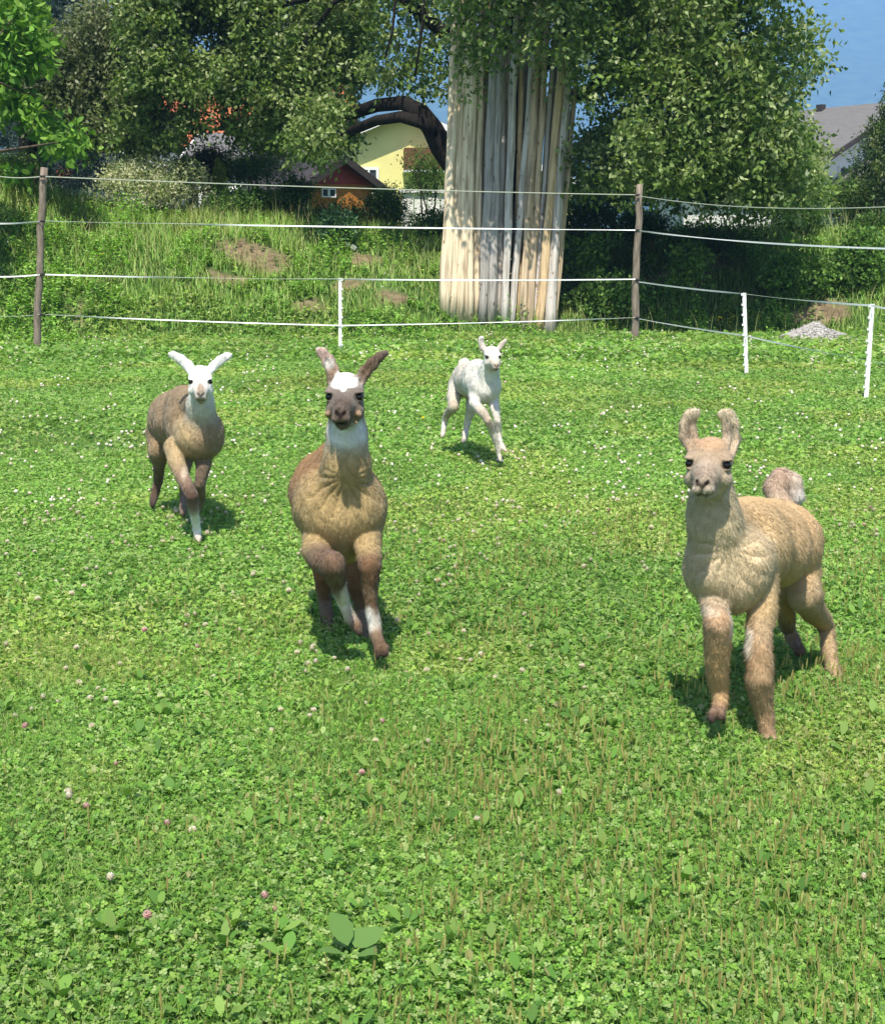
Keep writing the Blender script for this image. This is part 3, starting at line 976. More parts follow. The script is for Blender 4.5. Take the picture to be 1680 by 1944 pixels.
DK = [(.05, .10, .022), (.07, .14, .03), (.10, .18, .04), (.04, .075, .02)]  # dark greens; the shade over the crest bushes is mixed into these colours
MG = [(.10, .20, .035), (.15, .26, .05), (.075, .15, .03), (.18, .30, .07)]
shrub('variegated_shrub', 'pale cream variegated shrub on the crest of the bank', 290, 347, 108, 44, 28.2, [(.55, .55, .32), (.42, .46, .24), (.62, .60, .42), (.28, .36, .15)], 1000, .07, .4)
shrub('purple_shrub', 'dark purple leaved shrub beside the yellow green conifer bush', 392, 330, 22, 34, 29.2, [(.05, .018, .028), (.08, .03, .04), (.035, .015, .02)], 330)
shrub('fern_bush', 'feathery blue green bush between pale shrub and purple shrub', 356, 318, 34, 16, 29.0, [(.06, .14, .06), (.09, .19, .09)], 200, .09, .3)
shrub('garden_bush', 'yellow green bush behind the purple shrub', 400, 296, 34, 16, 30.5, [(.16, .20, .04), (.11, .16, .04)], 200)
shrub('garden_bush', 'loose pale green willow bush left of the dark shed roof', 505, 308, 56, 44, 31.5, [(.13, .20, .08), (.17, .24, .10), (.09, .15, .05)], 620, .06, .3)
shrub('garden_bush', 'dark bush beneath the left side of the shed roof', 500, 388, 66, 22, 28.9, DK + MG[:1], 560)
shrub('garden_bush', 'mid green bush against the dark shed wall', 563, 362, 26, 20, 29.6, MG + DK, 220, .08)
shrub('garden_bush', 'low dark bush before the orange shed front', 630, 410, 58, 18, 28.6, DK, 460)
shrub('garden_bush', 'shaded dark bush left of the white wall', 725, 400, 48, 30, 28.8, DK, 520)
shrub('garden_bush', 'light green bush under the yellow wall', 738, 378, 26, 22, 31.5, MG, 260, .05)
shrub('garden_bush', 'low bush on the crest between purple shrub and bank', 440, 385, 55, 24, 28.2, MG, 420)
shrub('garden_bush', 'dark bush under the spruce at the left edge', 30, 318, 64, 24, 29, DK, 420)
shrub('garden_bush', 'small yellow tinged bush beside the left fence post', 22, 322, 26, 16, 27.2, [(.16, .17, .04), (.10, .13, .04)], 120)
shrub('small_tree', 'thin young tree in front of the brown balcony', 808, 328, 42, 42, 32, MG, 300, .06, .45, cat='tree')
shrub('garden_bush', 'tall dark bush just behind the wooden corner post', 1150, 372, 72, 46, 29.5, DK + MG[:2], 800)
shrub('garden_bush', 'light bush in front of the low grey roofed house', 455, 322, 52, 22, 31, MG, 420)
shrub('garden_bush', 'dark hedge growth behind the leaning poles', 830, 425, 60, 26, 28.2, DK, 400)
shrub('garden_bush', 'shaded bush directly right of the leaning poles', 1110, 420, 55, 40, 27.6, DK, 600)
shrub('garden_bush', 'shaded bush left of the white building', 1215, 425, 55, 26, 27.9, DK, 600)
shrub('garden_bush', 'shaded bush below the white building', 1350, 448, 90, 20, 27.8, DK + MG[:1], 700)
shrub('garden_bush', 'green bush where the crest meets the conifer', 1520, 408, 52, 30, 28.6, MG, 520)
shrub('garden_bush', 'low bush beneath the dark conifer', 1600, 372, 44, 30, 31, MG + DK, 360)
shrub('garden_bush', 'dark round bush at the right edge of the crest', 1665, 428, 44, 24, 28, DK + MG[:1], 460)
shrub('nettle_clump', 'sunlit nettle clump right of the leaning poles', 1118, 492, 22, 46, 25.6, MG, 200, .09, .55, cat='nettles')
shrub('nettle_clump', 'leafy clump between the poles and the wooden post', 1150, 560, 66, 30, 25.2, MG, 420, .09, .55, cat='nettles')
shrub('nettle_clump', 'leafy clump in half shade right of the wooden post', 1310, 500, 28, 36, 25.8, MG, 190, .09, .55, cat='nettles')
shrub('nettle_clump', 'broad sunny clump of weeds at the right end of the bank', 1510, 520, 60, 40, 25.6, MG + [(.13, .26, .05)], 480, .09, .55, cat='nettles')
shrub('nettle_clump', 'bright weeds at the right edge below the dark bush', 1630, 500, 50, 60, 25.6, MG + [(.13, .26, .05)], 560, .09, .55, cat='nettles')
shrub('thistle', 'tall bluish thistle on the crest before the shaded bushes', 638, 428, 24, 30, 26.6, [(.09, .18, .08), (.13, .23, .11)], 120, .13, .3, cat='weed')

# columnar yellow-green conifer bush
c0 = P(415, 305, 28.7); g0 = float(H(c0[0], 28.7))
root = empty('conical_conifer', (c0[0], 28.7, g0)); tag(root, 'narrow yellow green conical conifer on the crest', 'conifer')
mb = MB(); mb.tube([(c0[0], 28.7, g0), (c0[0], 28.7, c0[2] - .1)], [.03, .01], 6); mb.build('trunk', M_twig, root)
n = 900; t = rng.random(n) ** .7; a = rng.random(n) * 6.28
zb = P(415, 368, 28.7)[2]
z = c0[2] - t * (c0[2] - zb); r = .17 * t ** .8 * (.6 + .4 * rng.random(n))
v, f, c = foliage(np.stack([c0[0] + np.cos(a) * r, 28.7 + np.sin(a) * r, z], -1), 6, .06, .04, .4, [(.20, .25, .03), (.14, .2, .03)], droop=-.8, spread=.05)
link('foliage', np_mesh('foliage', v, [f], c), M_leaf, root)

# ------------------------------------------------------------------ houses
M_yellow = plain_mat('yellow_render', (.80, .74, .30), noise=.04, scale=2, bump=.03)
M_white = plain_mat('white_render', (.78, .77, .74), noise=.05, scale=2, bump=.03)
M_whitep = plain_mat('white_paint', (.80, .80, .78), noise=.04, bump=.0)
M_greyroof = plain_mat('grey_roof_sheet', (.155, .145, .135), noise=.12, scale=3, stretch=(1, 1, 6), bump=.2)
M_darkroof = plain_mat('dark_brown_roof', (.045, .036, .033), noise=.2, scale=4, bump=.2)
M_brown = plain_mat('brown_wood', (.13, .065, .025), noise=.35, scale=5, stretch=(6, 1, 1), bump=.3)
M_orange = plain_mat('orange_wood', (.42, .17, .035), noise=.25, scale=5, stretch=(1, 1, 8), bump=.3)
M_red = plain_mat('red_boards', (.34, .05, .048), noise=.15, scale=4, stretch=(1, 1, 10), bump=.3)
M_glass, n_, b_ = new_mat('window_glass')
b_.inputs['Base Color'].default_value = (.05, .06, .07, 1); b_.inputs['Roughness'].default_value = .08
def tile_mat(name, c, sx=3.0):
    m, n, b = new_mat(name)
    tc = n.nodes.new('ShaderNodeTexCoord')
    wv = n.nodes.new('ShaderNodeTexBrick')
    wv.inputs['Scale'].default_value = sx
    wv.inputs['Color1'].default_value = (*c, 1); wv.inputs['Color2'].default_value = (*[x * .72 for x in c], 1)
    wv.inputs['Mortar'].default_value = (*[x * .3 for x in c], 1)
    wv.inputs['Mortar Size'].default_value = .03; wv.inputs['Brick Width'].default_value = .6; wv.inputs['Row Height'].default_value = .7
    n.links.new(tc.outputs['Object'], wv.inputs['Vector']); n.links.new(wv.outputs[0], b.inputs['Base Color'])
    b.inputs['Roughness'].default_value = .8
    return m
M_tiles = tile_mat('orange_roof_tiles', (.50, .14, .045))

def house(name, label, apex, theta, width, length, hw, hr, over, wall_m, roof_m, base, gable_m=None, verge_m=None, side_over=None, thick=.14, cat='house'):
    """apex: (x,y) of the front gable's middle; theta turns the gable's outward normal from -Y; hw wall height, hr ridge height above base"""
    root = empty(name, (apex[0], apex[1], base), theta)
    tag(root, label, cat)
    M = Matrix.Translation((apex[0], apex[1], base)) @ Matrix.Rotation(theta, 4, 'Z')
    T = lambda pts: np.array([M @ Vector(p) for p in pts])
    w = width / 2
    mb = MB()
    pent0 = [(-w, 0, -1), (w, 0, -1), (w, 0, hw), (-w, 0, hw)]
    mb.add(T([(-w, 0, -1), (w, 0, -1), (w, length, -1), (-w, length, -1), (-w, 0, hw), (w, 0, hw), (w, length, hw), (-w, length, hw)]),
           [(0, 1, 5, 4), (1, 2, 6, 5), (2, 3, 7, 6), (3, 0, 4, 7)])
    if gable_m is None:
        mb.add(T([(-w, 0, hw), (w, 0, hw), (0, 0, hr), (-w, length, hw), (w, length, hw), (0, length, hr)]), [(0, 1, 2), (4, 3, 5)])
    wall = mb.build('wall', wall_m, root)
    if gable_m is not None:
        mb = MB()
        mb.add(T([(-w, -.03, hw), (w, -.03, hw), (0, -.03, hr), (-w, length + .03, hw), (w, length + .03, hw), (0, length + .03, hr)]), [(0, 1, 2), (4, 3, 5), (0, 3, 4, 1)])
        mb.build('gable', gable_m, root)
    so = side_over if side_over is not None else over
    sl = (hr - hw) / w
    mb = MB()
    for s in (-1, 1):
        xe = s * (w + so); ze = hw - so * sl
        a = [(0, -over, hr + .02), (xe, -over, ze + .02), (xe, length + over, ze + .02), (0, length + over, hr + .02)]
        t_ = [(p[0], p[1], p[2] + thick) for p in a]
        if s > 0: mb.hexa(T(a + t_))
        else: mb.hexa(T(a[::-1] + t_[::-1]))
    roof = mb.build('roof', roof_m, root)
    if verge_m is not None:
        for s in (-1, 1):
            mb = MB()
            xe = s * (w + so + .02); ze = hw - (so + .02) * sl
            a = [(0, -over - .06, hr - .06), (xe, -over - .06, ze - .06), (xe, -over - .005, ze - .06), (0, -over - .005, hr - .06)]
            t_ = [(p[0], p[1], p[2] + .2) for p in a]
            mb.hexa(T(a + t_) if s > 0 else T(a[::-1] + t_[::-1]))
            mb.build('verge_board', verge_m, root)
    return root, M

def window(root, M, x0, x1, z0, z1, y=0.0, frame_m=None, sub=True, t=.09):
    T = lambda pts: np.array([M @ Vector(p) for p in pts])
    f = MB()
    for (a, b_, c_, d) in [(x0, x1, z0 - t, z0), (x0, x1, z1, z1 + t), (x0 - t, x0, z0 - t, z1 + t), (x1, x1 + t, z0 - t, z1 + t), ((x0 + x1) / 2 - .03, (x0 + x1) / 2 + .03, z0, z1)]:
        f.hexa(T([(a, y - .07, c_), (b_, y - .07, c_), (b_, y + .01, c_), (a, y + .01, c_), (a, y - .07, d), (b_, y - .07, d), (b_, y + .01, d), (a, y + .01, d)]))
    fr = f.build('window', frame_m or M_whitep, root)
    g = MB()
    g.hexa(T([(x0, y - .03, z0), (x1, y - .03, z0), (x1, y - .005, z0), (x0, y - .005, z0), (x0, y - .03, z1), (x1, y - .03, z1), (x1, y - .005, z1), (x0, y - .005, z1)]))
    p_ = g.build('pane', M_glass, None)
    p_.parent = fr

# yellow house: gable toward the camera
Yh = 48.0
ax_ = P(772, 210, Yh)
zb = 2.0
root, M = house('yellow_house', 'bright yellow house with grey roof and brown balcony, seen under the arching limb', (ax_[0], Yh), 0.06, 11.0, 10, (ax_[2] - zb) - 11 / 2 * .42, ax_[2] - zb - .1, .45, M_yellow, M_greyroof, zb, verge_m=M_whitep)
zw = lambda py, Y=Yh: P(0, py, Y)[2] - zb
xw = lambda px, Y=Yh: P(px, 300, Y)[0] - ax_[0]
window(root, M, xw(686), xw(714), zw(362), zw(323), 0)
T = lambda pts: np.array([M @ Vector(p) for p in pts])
mb = MB(); mb.box(xw(766), xw(860), -1.0, 0, zw(325), zw(284), M=M); mb.build('balcony', M_brown, root)
mb = MB(); mb.box(xw(764), xw(862), -1.05, 0, zw(329), zw(325.5), M=M); mb.build('balcony_slab', M_whitep, root)

# white board wall in front of it
p0 = P(762, 415, 37); p1 = P(862, 366, 37)
root = empty('white_wall', ((p0[0] + p1[0]) / 2, 37, 2.0)); tag(root, 'low white wall of upright panels beside the leaning poles', 'wall')
k = 4
for i in range(k):
    xa = p0[0] + (p1[0] - p0[0]) * i / k
    mb = MB(); mb.box(xa, xa + (p1[0] - p0[0]) / k - .03, 37 + .02 * (i % 2), 37.15, 1.4, p1[2] - .04 * (i % 2)); mb.build('panel', M_white, root)
mb = MB(); mb.box(p0[0] - .05, p1[0] + .05, 36.93, 37.2, p1[2] + .002, p1[2] + .07); mb.build('coping', M_whitep, root)

# garden shed with red gable
Ys = 36.5
ax_ = P(646, 306, Ys)
root, M = house('garden_shed', 'small garden shed with red gable, orange boards and dark brown roof', (ax_[0], Ys), .62, 1.85, 3.2, ax_[2] - 1.8 - .56, ax_[2] - 1.8, .22, M_orange, M_darkroof, 1.8, gable_m=M_red, verge_m=M_darkroof, side_over=.32, thick=.05, cat='shed')
window(root, M, -.55, -.2, ax_[2] - 1.8 - .86, ax_[2] - 1.8 - .70, -.0, t=.03)

# house with orange tiled roof behind the pear tree
def xroof_house(name, label, px0, px1, pridge, peave, Y, wall_m, roof_m, depth=7.0, wins=()):
    a = P(px0, pridge, Y + depth / 2); b_ = P(px1, pridge, Y + depth / 2)
    e = P(px0, peave, Y)
    base = 2.0
    W = depth; L = b_[0] - a[0]
    root, M = house(name, label, (a[0], Y + depth / 2), -math.pi / 2, W, L, e[2] - base, a[2] - base, .4, wall_m, roof_m, base, verge_m=M_whitep)
    # local frame of the long front wall for windows
    M2 = Matrix.Translation((a[0], Y, base))
    for (x0, x1, z0, z1) in wins: window(root, M2, x0, x1, z0, z1, 0)
    return root, M
r_, M_ = xroof_house('tiled_house', 'large house with orange tiled roof behind the pear tree', 300, 655, 160, 268, 56, M_white, M_tiles, 9, [(1.5, 2.8, .8, 2.2), (4.5, 5.8, .8, 2.2)])
r_, M_ = xroof_house('grey_roof_house', 'low house with blue grey roof left of the yellow house', 404, 545, 262, 300, 44, M_white, M_greyroof, 6, [(.6, 1.6, .3, 1.1)])
ax_ = P(238, 284, 44)
house('small_house', 'white gabled house with orange tiles behind the pale shrub', (ax_[0], 44), .55, 4.4, 5.5, ax_[2] - 2.0 - 1.15, ax_[2] - 2.0, .35, M_white, M_tiles, 2.0, verge_m=M_whitep)
# right: grey roof
ax_ = P(1700, 200, 58)
root, M = house('grey_roof_house', 'white house with large grey roof beyond the conifer at right', (ax_[0], 58), .62, 9.5, 6, ax_[2] - 2 - 2.3, ax_[2] - 2, .7, M_white, M_greyroof, 2.0, verge_m=M_darkroof)
window(root, M, -3.2, -2.2, 1.2, 2.4)
mb = MB(); mb.box(-.35, -.1, 3.4, 3.7, ax_[2] - 2 - .1, ax_[2] - 2 + .28, M=M); mb.build('chimney', M_darkroof, root)
mb = MB(); mb.hexa(T_ := np.array([M @ Vector(p) for p in [(-5.4, -3.6, 1.0), (-1.0, -3.6, 3.0), (-1.0, -.02, 3.0), (-5.4, -.02, 1.0), (-5.4, -3.6, 1.14), (-1.0, -3.6, 3.14), (-1.0, -.02, 3.14), (-5.4, -.02, 1.14)]]))
mb.build('porch_roof', M_greyroof, root)
# right: white building glimpsed through leaves
r_, M_ = xroof_house('white_building', 'white building glimpsed through the leaves right of the wooden post', 1270, 1450, 312, 346, 36, M_white, M_brown, 5, [(.7, 1.3, .6, 1.3)])
# distant wire gate
p0 = P(1604, 404, 33); p1 = P(1652, 386, 33)
root = empty('wire_gate', ((p0[0] + p1[0]) / 2, 33, 2.0)); tag(root, 'small grey wire mesh gate on the crest at right', 'gate')
for q in (p0[0], p1[0]):
    mb = MB(); mb.tube([(q, 33, 1.7), (q, 33, p1[2] + .06)], [.03, .03], 6); mb.build('post', M_greyroof, root)
mb = MB()
for i in range(9):
    z = p0[2] - .15 + (p1[2] - p0[2] + .15) * i / 8
    mb.tube([(p0[0], 33, z), (p1[0], 33, z)], [.006, .006], 4)
for i in range(13):
    xx = p0[0] + (p1[0] - p0[0]) * i / 12
    mb.tube([(xx, 33.01, p0[2] - .3), (xx, 33.01, p1[2])], [.005, .005], 4)
mb.build('mesh', M_greyroof, root)

# ------------------------------------------------------------------ leaning poles
def pole_mat(name, c, c2, knots=.5):
    m, n, b = new_mat(name)
    tc = n.nodes.new('ShaderNodeTexCoord')
    oi = n.nodes.new('ShaderNodeObjectInfo')
    ad = n.nodes.new('ShaderNodeVectorMath'); ad.operation = 'ADD'
    sc = n.nodes.new('ShaderNodeMath'); sc.operation = 'MULTIPLY'; sc.inputs[1].default_value = 37.0
    n.links.new(oi.outputs['Random'], sc.inputs[0]); n.links.new(tc.outputs['Object'], ad.inputs[0]); n.links.new(sc.outputs[0], ad.inputs[1])
    mp = n.nodes.new('ShaderNodeMapping'); mp.inputs['Scale'].default_value = (22, 22, 1.6)
    nz = n.nodes.new('ShaderNodeTexNoise'); nz.inputs['Scale'].default_value = 1.0; nz.inputs['Detail'].default_value = 7
    cr = n.nodes.new('ShaderNodeValToRGB'); cr.color_ramp.elements[0].position = .36; cr.color_ramp.elements[1].position = .56
    cr.color_ramp.elements[0].color = (*c2, 1); cr.color_ramp.elements[1].color = (*c, 1)
    vo = n.nodes.new('ShaderNodeTexVoronoi'); vo.inputs['Scale'].default_value = 6.5
    mp2 = n.nodes.new('ShaderNodeMapping'); mp2.inputs['Scale'].default_value = (1, 1, .6)
    r2 = n.nodes.new('ShaderNodeValToRGB'); r2.color_ramp.elements[0].position = .10; r2.color_ramp.elements[1].position = .17
    r2.color_ramp.elements[0].color = (knots, knots * .8, knots * .65, 1); r2.color_ramp.elements[1].color = (1, 1, 1, 1)
    mx = n.nodes.new('ShaderNodeMix'); mx.data_type = 'RGBA'; mx.blend_type = 'MULTIPLY'; mx.inputs[0].default_value = 1
    n.links.new(ad.outputs[0], mp.inputs[0]); n.links.new(mp.outputs[0], nz.inputs['Vector']); n.links.new(nz.outputs[0], cr.inputs[0])
    n.links.new(ad.outputs[0], mp2.inputs[0]); n.links.new(mp2.outputs[0], vo.inputs['Vector']); n.links.new(vo.outputs[0], r2.inputs[0])
    n.links.new(cr.outputs[0], mx.inputs[6]); n.links.new(r2.outputs[0], mx.inputs[7]); n.links.new(mx.outputs[2], b.inputs['Base Color'])
    b.inputs['Roughness'].default_value = .85; b.inputs['Specular IOR Level'].default_value = .15
    bp = n.nodes.new('ShaderNodeBump'); bp.inputs['Strength'].default_value = .9; bp.inputs['Distance'].default_value = .03
    n.links.new(nz.outputs[0], bp.inputs['Height']); n.links.new(bp.outputs[0], b.inputs['Normal'])
    return m
PM = {'cream': pole_mat('pole_cream', (.80, .67, .48), (.44, .34, .23)), 'grey': pole_mat('pole_grey', (.42, .39, .36), (.23, .21, .19)),
      'tan': pole_mat('pole_tan', (.60, .46, .31), (.30, .23, .16)), 'pale': pole_mat('pole_pale_grey', (.62, .57, .52), (.36, .32, .28)),
      'orange': pole_mat('pole_orange', (.70, .52, .31), (.42, .29, .17))}
WORD = {'cream': 'creamy', 'grey': 'weathered grey', 'tan': 'tan', 'pale': 'pale grey', 'orange': 'orange tinted'}
# (base px, base py, px at photo y=200, radius m, tone, layer)
POLES = [(845, 590, 858, .100, 'cream', 0), (859, 598, 873, .075, 'cream', 0), (874, 602, 886, .080, 'cream', 0), (889, 604, 896, .075, 'cream', 0),
         (904, 602, 909, .072, 'cream', 1), (916, 606, 932, .085, 'grey', 0), (932, 607, 948, .080, 'grey', 0), (946, 606, 958, .060, 'pale', 1), (957, 608, 972, .07, 'pale', 0),
         (970, 610, 1000, .055, 'pale', 0), (981, 610, 984, .055, 'orange', 1), (992, 611, 1014, .075, 'tan', 0), (1004, 611, 1030, .062, 'tan', 0), (1013, 610, 1043, .05, 'pale', 1),
         (1022, 612, 1056, .075, 'orange', 0), (1041, 613, 1076, .088, 'pale', 0), (1050, 605, 1085, .05, 'tan', 1)]
BACK = [(862, 585, 866, .08, 'tan', 2), (885, 585, 905, .08, 'grey', 2), (905, 588, 921, .08, 'tan', 2), (926, 588, 940, .08, 'grey', 2), (950, 590, 965, .08, 'tan', 2),
        (975, 592, 992, .08, 'grey', 2), (1000, 594, 1020, .08, 'tan', 2), (1022, 594, 1048, .08, 'grey', 2), (1038, 596, 1068, .08, 'pale', 2)]
ORD = ['first', 'second', 'third', 'fourth', 'fifth', 'sixth', 'seventh', 'eighth', 'ninth', 'tenth', 'eleventh', 'twelfth', 'thirteenth', 'fourteenth', 'fifteenth', 'sixteenth', 'rightmost']
for i, (bx, by, tx, r, tone, layer) in enumerate(POLES + BACK):
    Yb = 24.35 + .13 * layer + (.0 if layer < 2 else .25)
    a = P(bx, by, Yb)
    a[2] = float(H(a[0], a[1])) - .08 if layer > 0 else min(a[2], float(H(a[0], a[1])) ) - .05
    t = P(tx, 200, Yb + .55)
    d = t - a
    Lx = 9.2 + random.random()
    top = a + d / np.linalg.norm(d) * Lx
    L = np.linalg.norm(top - a)
    q = Vector((top - a)).to_track_quat('Z', 'Y')
    mb = MB()
    n = 22
    rr = random.Random(i * 3 + 1)
    bx1, by1, ph = rr.uniform(-.03, .03), rr.uniform(-.02, .02), rr.random() * 6
    pts = [(bx1 * math.sin(k / n * 3.1) * 1.2 + .008 * math.sin(k * 1.7 + ph), by1 * math.sin(k / n * 3.1) + .007 * math.cos(k * 1.3 + ph), L * k / n) for k in range(n + 1)]
    rad = [r * (1.06 - .35 * k / n) * (1 + .05 * math.sin(k * 2.1 + ph) + .03 * math.sin(k * 5.3 + ph)) * (1.08 if k == 0 else 1) for k in range(n + 1)]
    mb.tube(pts, rad, 14, wob=.14, seed=i)
    # branch stubs
    for s in range(16):
        z = rr.uniform(.3, L - .5); th = rr.random() * 6.28
        ri = r * (1.06 - .35 * z / L)
        c_ = np.array([math.cos(th), math.sin(th), 0])
        ctr = np.array([bx1 * math.sin(z / L * 3.1) * 1.2, by1 * math.sin(z / L * 3.1), z])
        mb.tube([ctr + c_ * ri * .8, ctr + c_ * (ri + .012) + (0, 0, .01)], [.018, .010], 6)
    o = mb.build('log_pole', PM[tone], None, smooth=True)
    o.location = tuple(a); o.rotation_mode = 'QUATERNION'; o.rotation_quaternion = q
    o.rotation_mode = 'XYZ'
    if layer < 2:
        lab = ('leftmost and thickest creamy debarked pole of the bundle leaning on the tree' if i == 0 else
               'rightmost slim tan debarked pole at the bundle edge' if i == 16 else
               f'{WORD[tone]} debarked pole, {ORD[i]} from the left in the leaning bundle')
        tag(o, lab, 'pole', 'debarked poles leaning against the tree')
    else:
        tag(o, 'half hidden debarked pole in the back layer of the leaning bundle', 'pole', 'poles in the back layer of the bundle')

# ------------------------------------------------------------------ fences
M_postwood = plain_mat('weathered_post', (.24, .195, .155), rough=.95, noise=.35, scale=10, stretch=(3, 3, .5), bump=.7, spec=.1)
M_plastic = plain_mat('white_plastic', (.85, .85, .83), rough=.4, noise=.02, bump=0, spec=.4)
M_tape = plain_mat('white_tape', (.80, .82, .80), rough=.5, noise=.04, bump=0, spec=.3)
M_rope = plain_mat('rope', (.42, .45, .36), rough=.7, noise=.1, bump=0)
M_black = plain_mat('black_plastic', (.02, .02, .02), rough=.5, noise=.1, bump=0)

def wood_post(root, px, py, tx, ty, r, seed, label):
    a = G(px, py); a[2] = float(H(a[0], a[1])) - .1
    Yp = G(px, py)[1]
    t = P(tx, ty, Yp + .02)
    mb = MB()
    n = 10
    rr = random.Random(seed)
    pts = [a + (t - a) * k / n + np.array([rr.gauss(0, .012), rr.gauss(0, .01), 0]) for k in range(n + 1)]
    mb.tube(pts, [r * (1.02 - .12 * k / n) * (1 + rr.gauss(0, .03)) for k in range(n + 1)], 14, wob=.08, seed=seed)
    o = mb.build('wooden_post', M_postwood, root, smooth=True)
    if label: o['label'] = label
    return o, a, t

def plastic_post(root, px, py, tx, ty, side, label):
    a = G(px, py); Yp = a[1]; a[2] = float(H(a[0], a[1])) - .05
    t = P(tx, ty, Yp)
    mb = MB()
    d = t - a
    # T-profile stake
    u = unit(d)
    w1 = .023; w2 = .018
    for (hx, hy) in ((w1, .006), (.005, w2)):
        c8 = []
        for q in (a, t):
            for (sx, sy) in ((-1, -1), (1, -1), (1, 1), (-1, 1)):
                c8.append(q + np.array([sx * hx, sy * hy, 0]))
        mb.hexa(c8)
    o = mb.build('plastic_post', M_plastic, root)
    o['label'] = label
    # insulator lugs
    L = np.linalg.norm(d)
    for k, s in enumerate(np.linspace(.16, .97, 8)):
        q = a + d * s
        m2 = MB()
        sd_ = side if k % 2 == 0 else side
        m2.tube([q + (sd_ * .018, -.01, 0), q + (sd_ * .036, -.018, .004), q + (sd_ * .038, -.018, .024)], [.009, .009, .006], 6)
        g = m2.build('insulator', M_plastic, None); g.parent = o
    return o, a, t

def tape(root, pts, w_, name='fence_tape', mat=None, sag=.0):
    """flat tape through world points, slightly twisting"""
    V = []
    out = []
    for i in range(len(pts) - 1):
        a, b_ = np.array(pts[i]), np.array(pts[i + 1])
        k = max(8, int(np.linalg.norm(b_ - a) / .12))
        for j in range(k + (i == len(pts) - 2)):
            t = j / k
            out.append(a + (b_ - a) * t - np.array([0, 0, sag * 4 * t * (1 - t)]))
    ph = random.random() * 6
    n = len(out)
    s = 0
    verts = []
    for i, p in enumerate(out):
        s = i * .12
        tw = .9 * math.sin(s * .55 + ph) + .6 * math.sin(s * 1.3 + ph * 2)
        up = np.array([0, math.sin(tw), math.cos(tw)])
        nr = np.array([0, math.cos(tw), -math.sin(tw)])
        for (cu, cn) in ((-1, -1), (-1, 1), (1, 1), (1, -1)):
            verts.append(p + up * w_ * .5 * cu + nr * .0012 * cn)
    f = []
    for i in range(n - 1):
        for k in range(4):
            k2 = (k + 1) % 4
            f.append((i * 4 + k, i * 4 + k2, i * 4 + 4 + k2, i * 4 + 4 + k))
    mb = MB(); mb.add(verts, f)
    return mb.build(name, mat or M_tape, root)
def rope(root, pts, r, sag=.0):
    out = []
    for i in range(len(pts) - 1):
        a, b_ = np.array(pts[i]), np.array(pts[i + 1])
        k = 24
        for j in range(k + (i == len(pts) - 2)):
            t = j / k
            out.append(a + (b_ - a) * t - np.array([0, 0, sag * 4 * t * (1 - t)]))
    mb = MB(); mb.tube(out, [r] * len(out), 6)
    return mb.build('fence_rope', M_rope, root)

gl = G(70, 672); gr = G(1203, 655)
fb = empty('pasture_fence', (0, 21, 0)); tag(fb, 'electric pasture fence running across behind the young llamas, with two wooden posts', 'fence')
wood_post(fb, 70, 672, 83, 318, .054, 1, 'slightly crooked grey wooden post at the left')
wood_post(fb, 1203, 655, 1214, 350, .060, 2, 'straight grey wooden post at the corner by the poles')
plastic_post(fb, 646, 673, 646, 528, 1, 'slim white plastic stake in the middle of the fence')
YL, YR, YM = gl[1] - .06, gr[1] - .06, G(646, 673)[1] - .02
rows = [(332, 335, 370, None, .007), (424, 420, 437, None, .022), (525, 521, 530, 530, .020), (600, 597, 603, 618, .018)]
farL = 23.5
for k, (yl0, yl, yr, ym, w_) in enumerate(rows):
    ext = P(-500, yl0 + (yl0 - yl) * 5, farL)
    pts = [ext, P(-20, yl0, YL + .25), P(80, yl, YL)]
    if ym is not None: pts.append(P(648, ym, YM))
    pts.append(P(1208, yr, YR))
    if k == 0: rope(fb, pts, .0075, .03)
    else: tape(fb, pts, w_, sag=.015)
fr_ = empty('pasture_fence', (3.8, 17, 0)); tag(fr_, 'right side run of the electric fence on two white plastic stakes', 'fence')
plastic_post(fr_, 1417, 711, 1412, 556, -1, 'white plastic stake nearer the wooden corner post')
plastic_post(fr_, 1643, 757, 1655, 577, -1, 'white plastic stake near the right edge')
Y1, Y2 = G(1417, 711)[1] - .02, G(1643, 757)[1] - .02
for k, (ya, y1, y2, y3, w_) in enumerate([(372, None, None, 387, .007), (438, None, None, 472, .022), (535, 558, 580, 586, .020), (605, 637, 685, 690, .018)]):
    pts = [P(1212, ya, YR)]
    if y1: pts += [P(1413, y1, Y1), P(1652, y2, Y2)]
    pts.append(P(1760, y3 + (8 if y1 else 2), 13.6 if y1 else 15.0))
    if k == 0: rope(fr_, pts, .006, .10)
    else: tape(fr_, pts, w_, sag=.05 if not y1 else .012)
# black insulators on the wooden posts
for (px, Yq, ys) in [(80, YL, (335, 420, 521, 597)), (1208, YR, (370, 437, 531, 603))]:
    for y_ in ys:
        q = P(px, y_, Yq)
        mb = MB(); mb.tube([q + (-.02, -.01, 0), q + (.05, -.012, 0)], [.016, .016], 8)
        mb.build('ring_insulator', M_black, fb)

# ------------------------------------------------------------------ young llamas
def smin(a, b, k):
    h = np.clip(.5 + .5 * (b - a) / k, 0, 1)
    return b * (1 - h) + a * h - k * h * (1 - h)

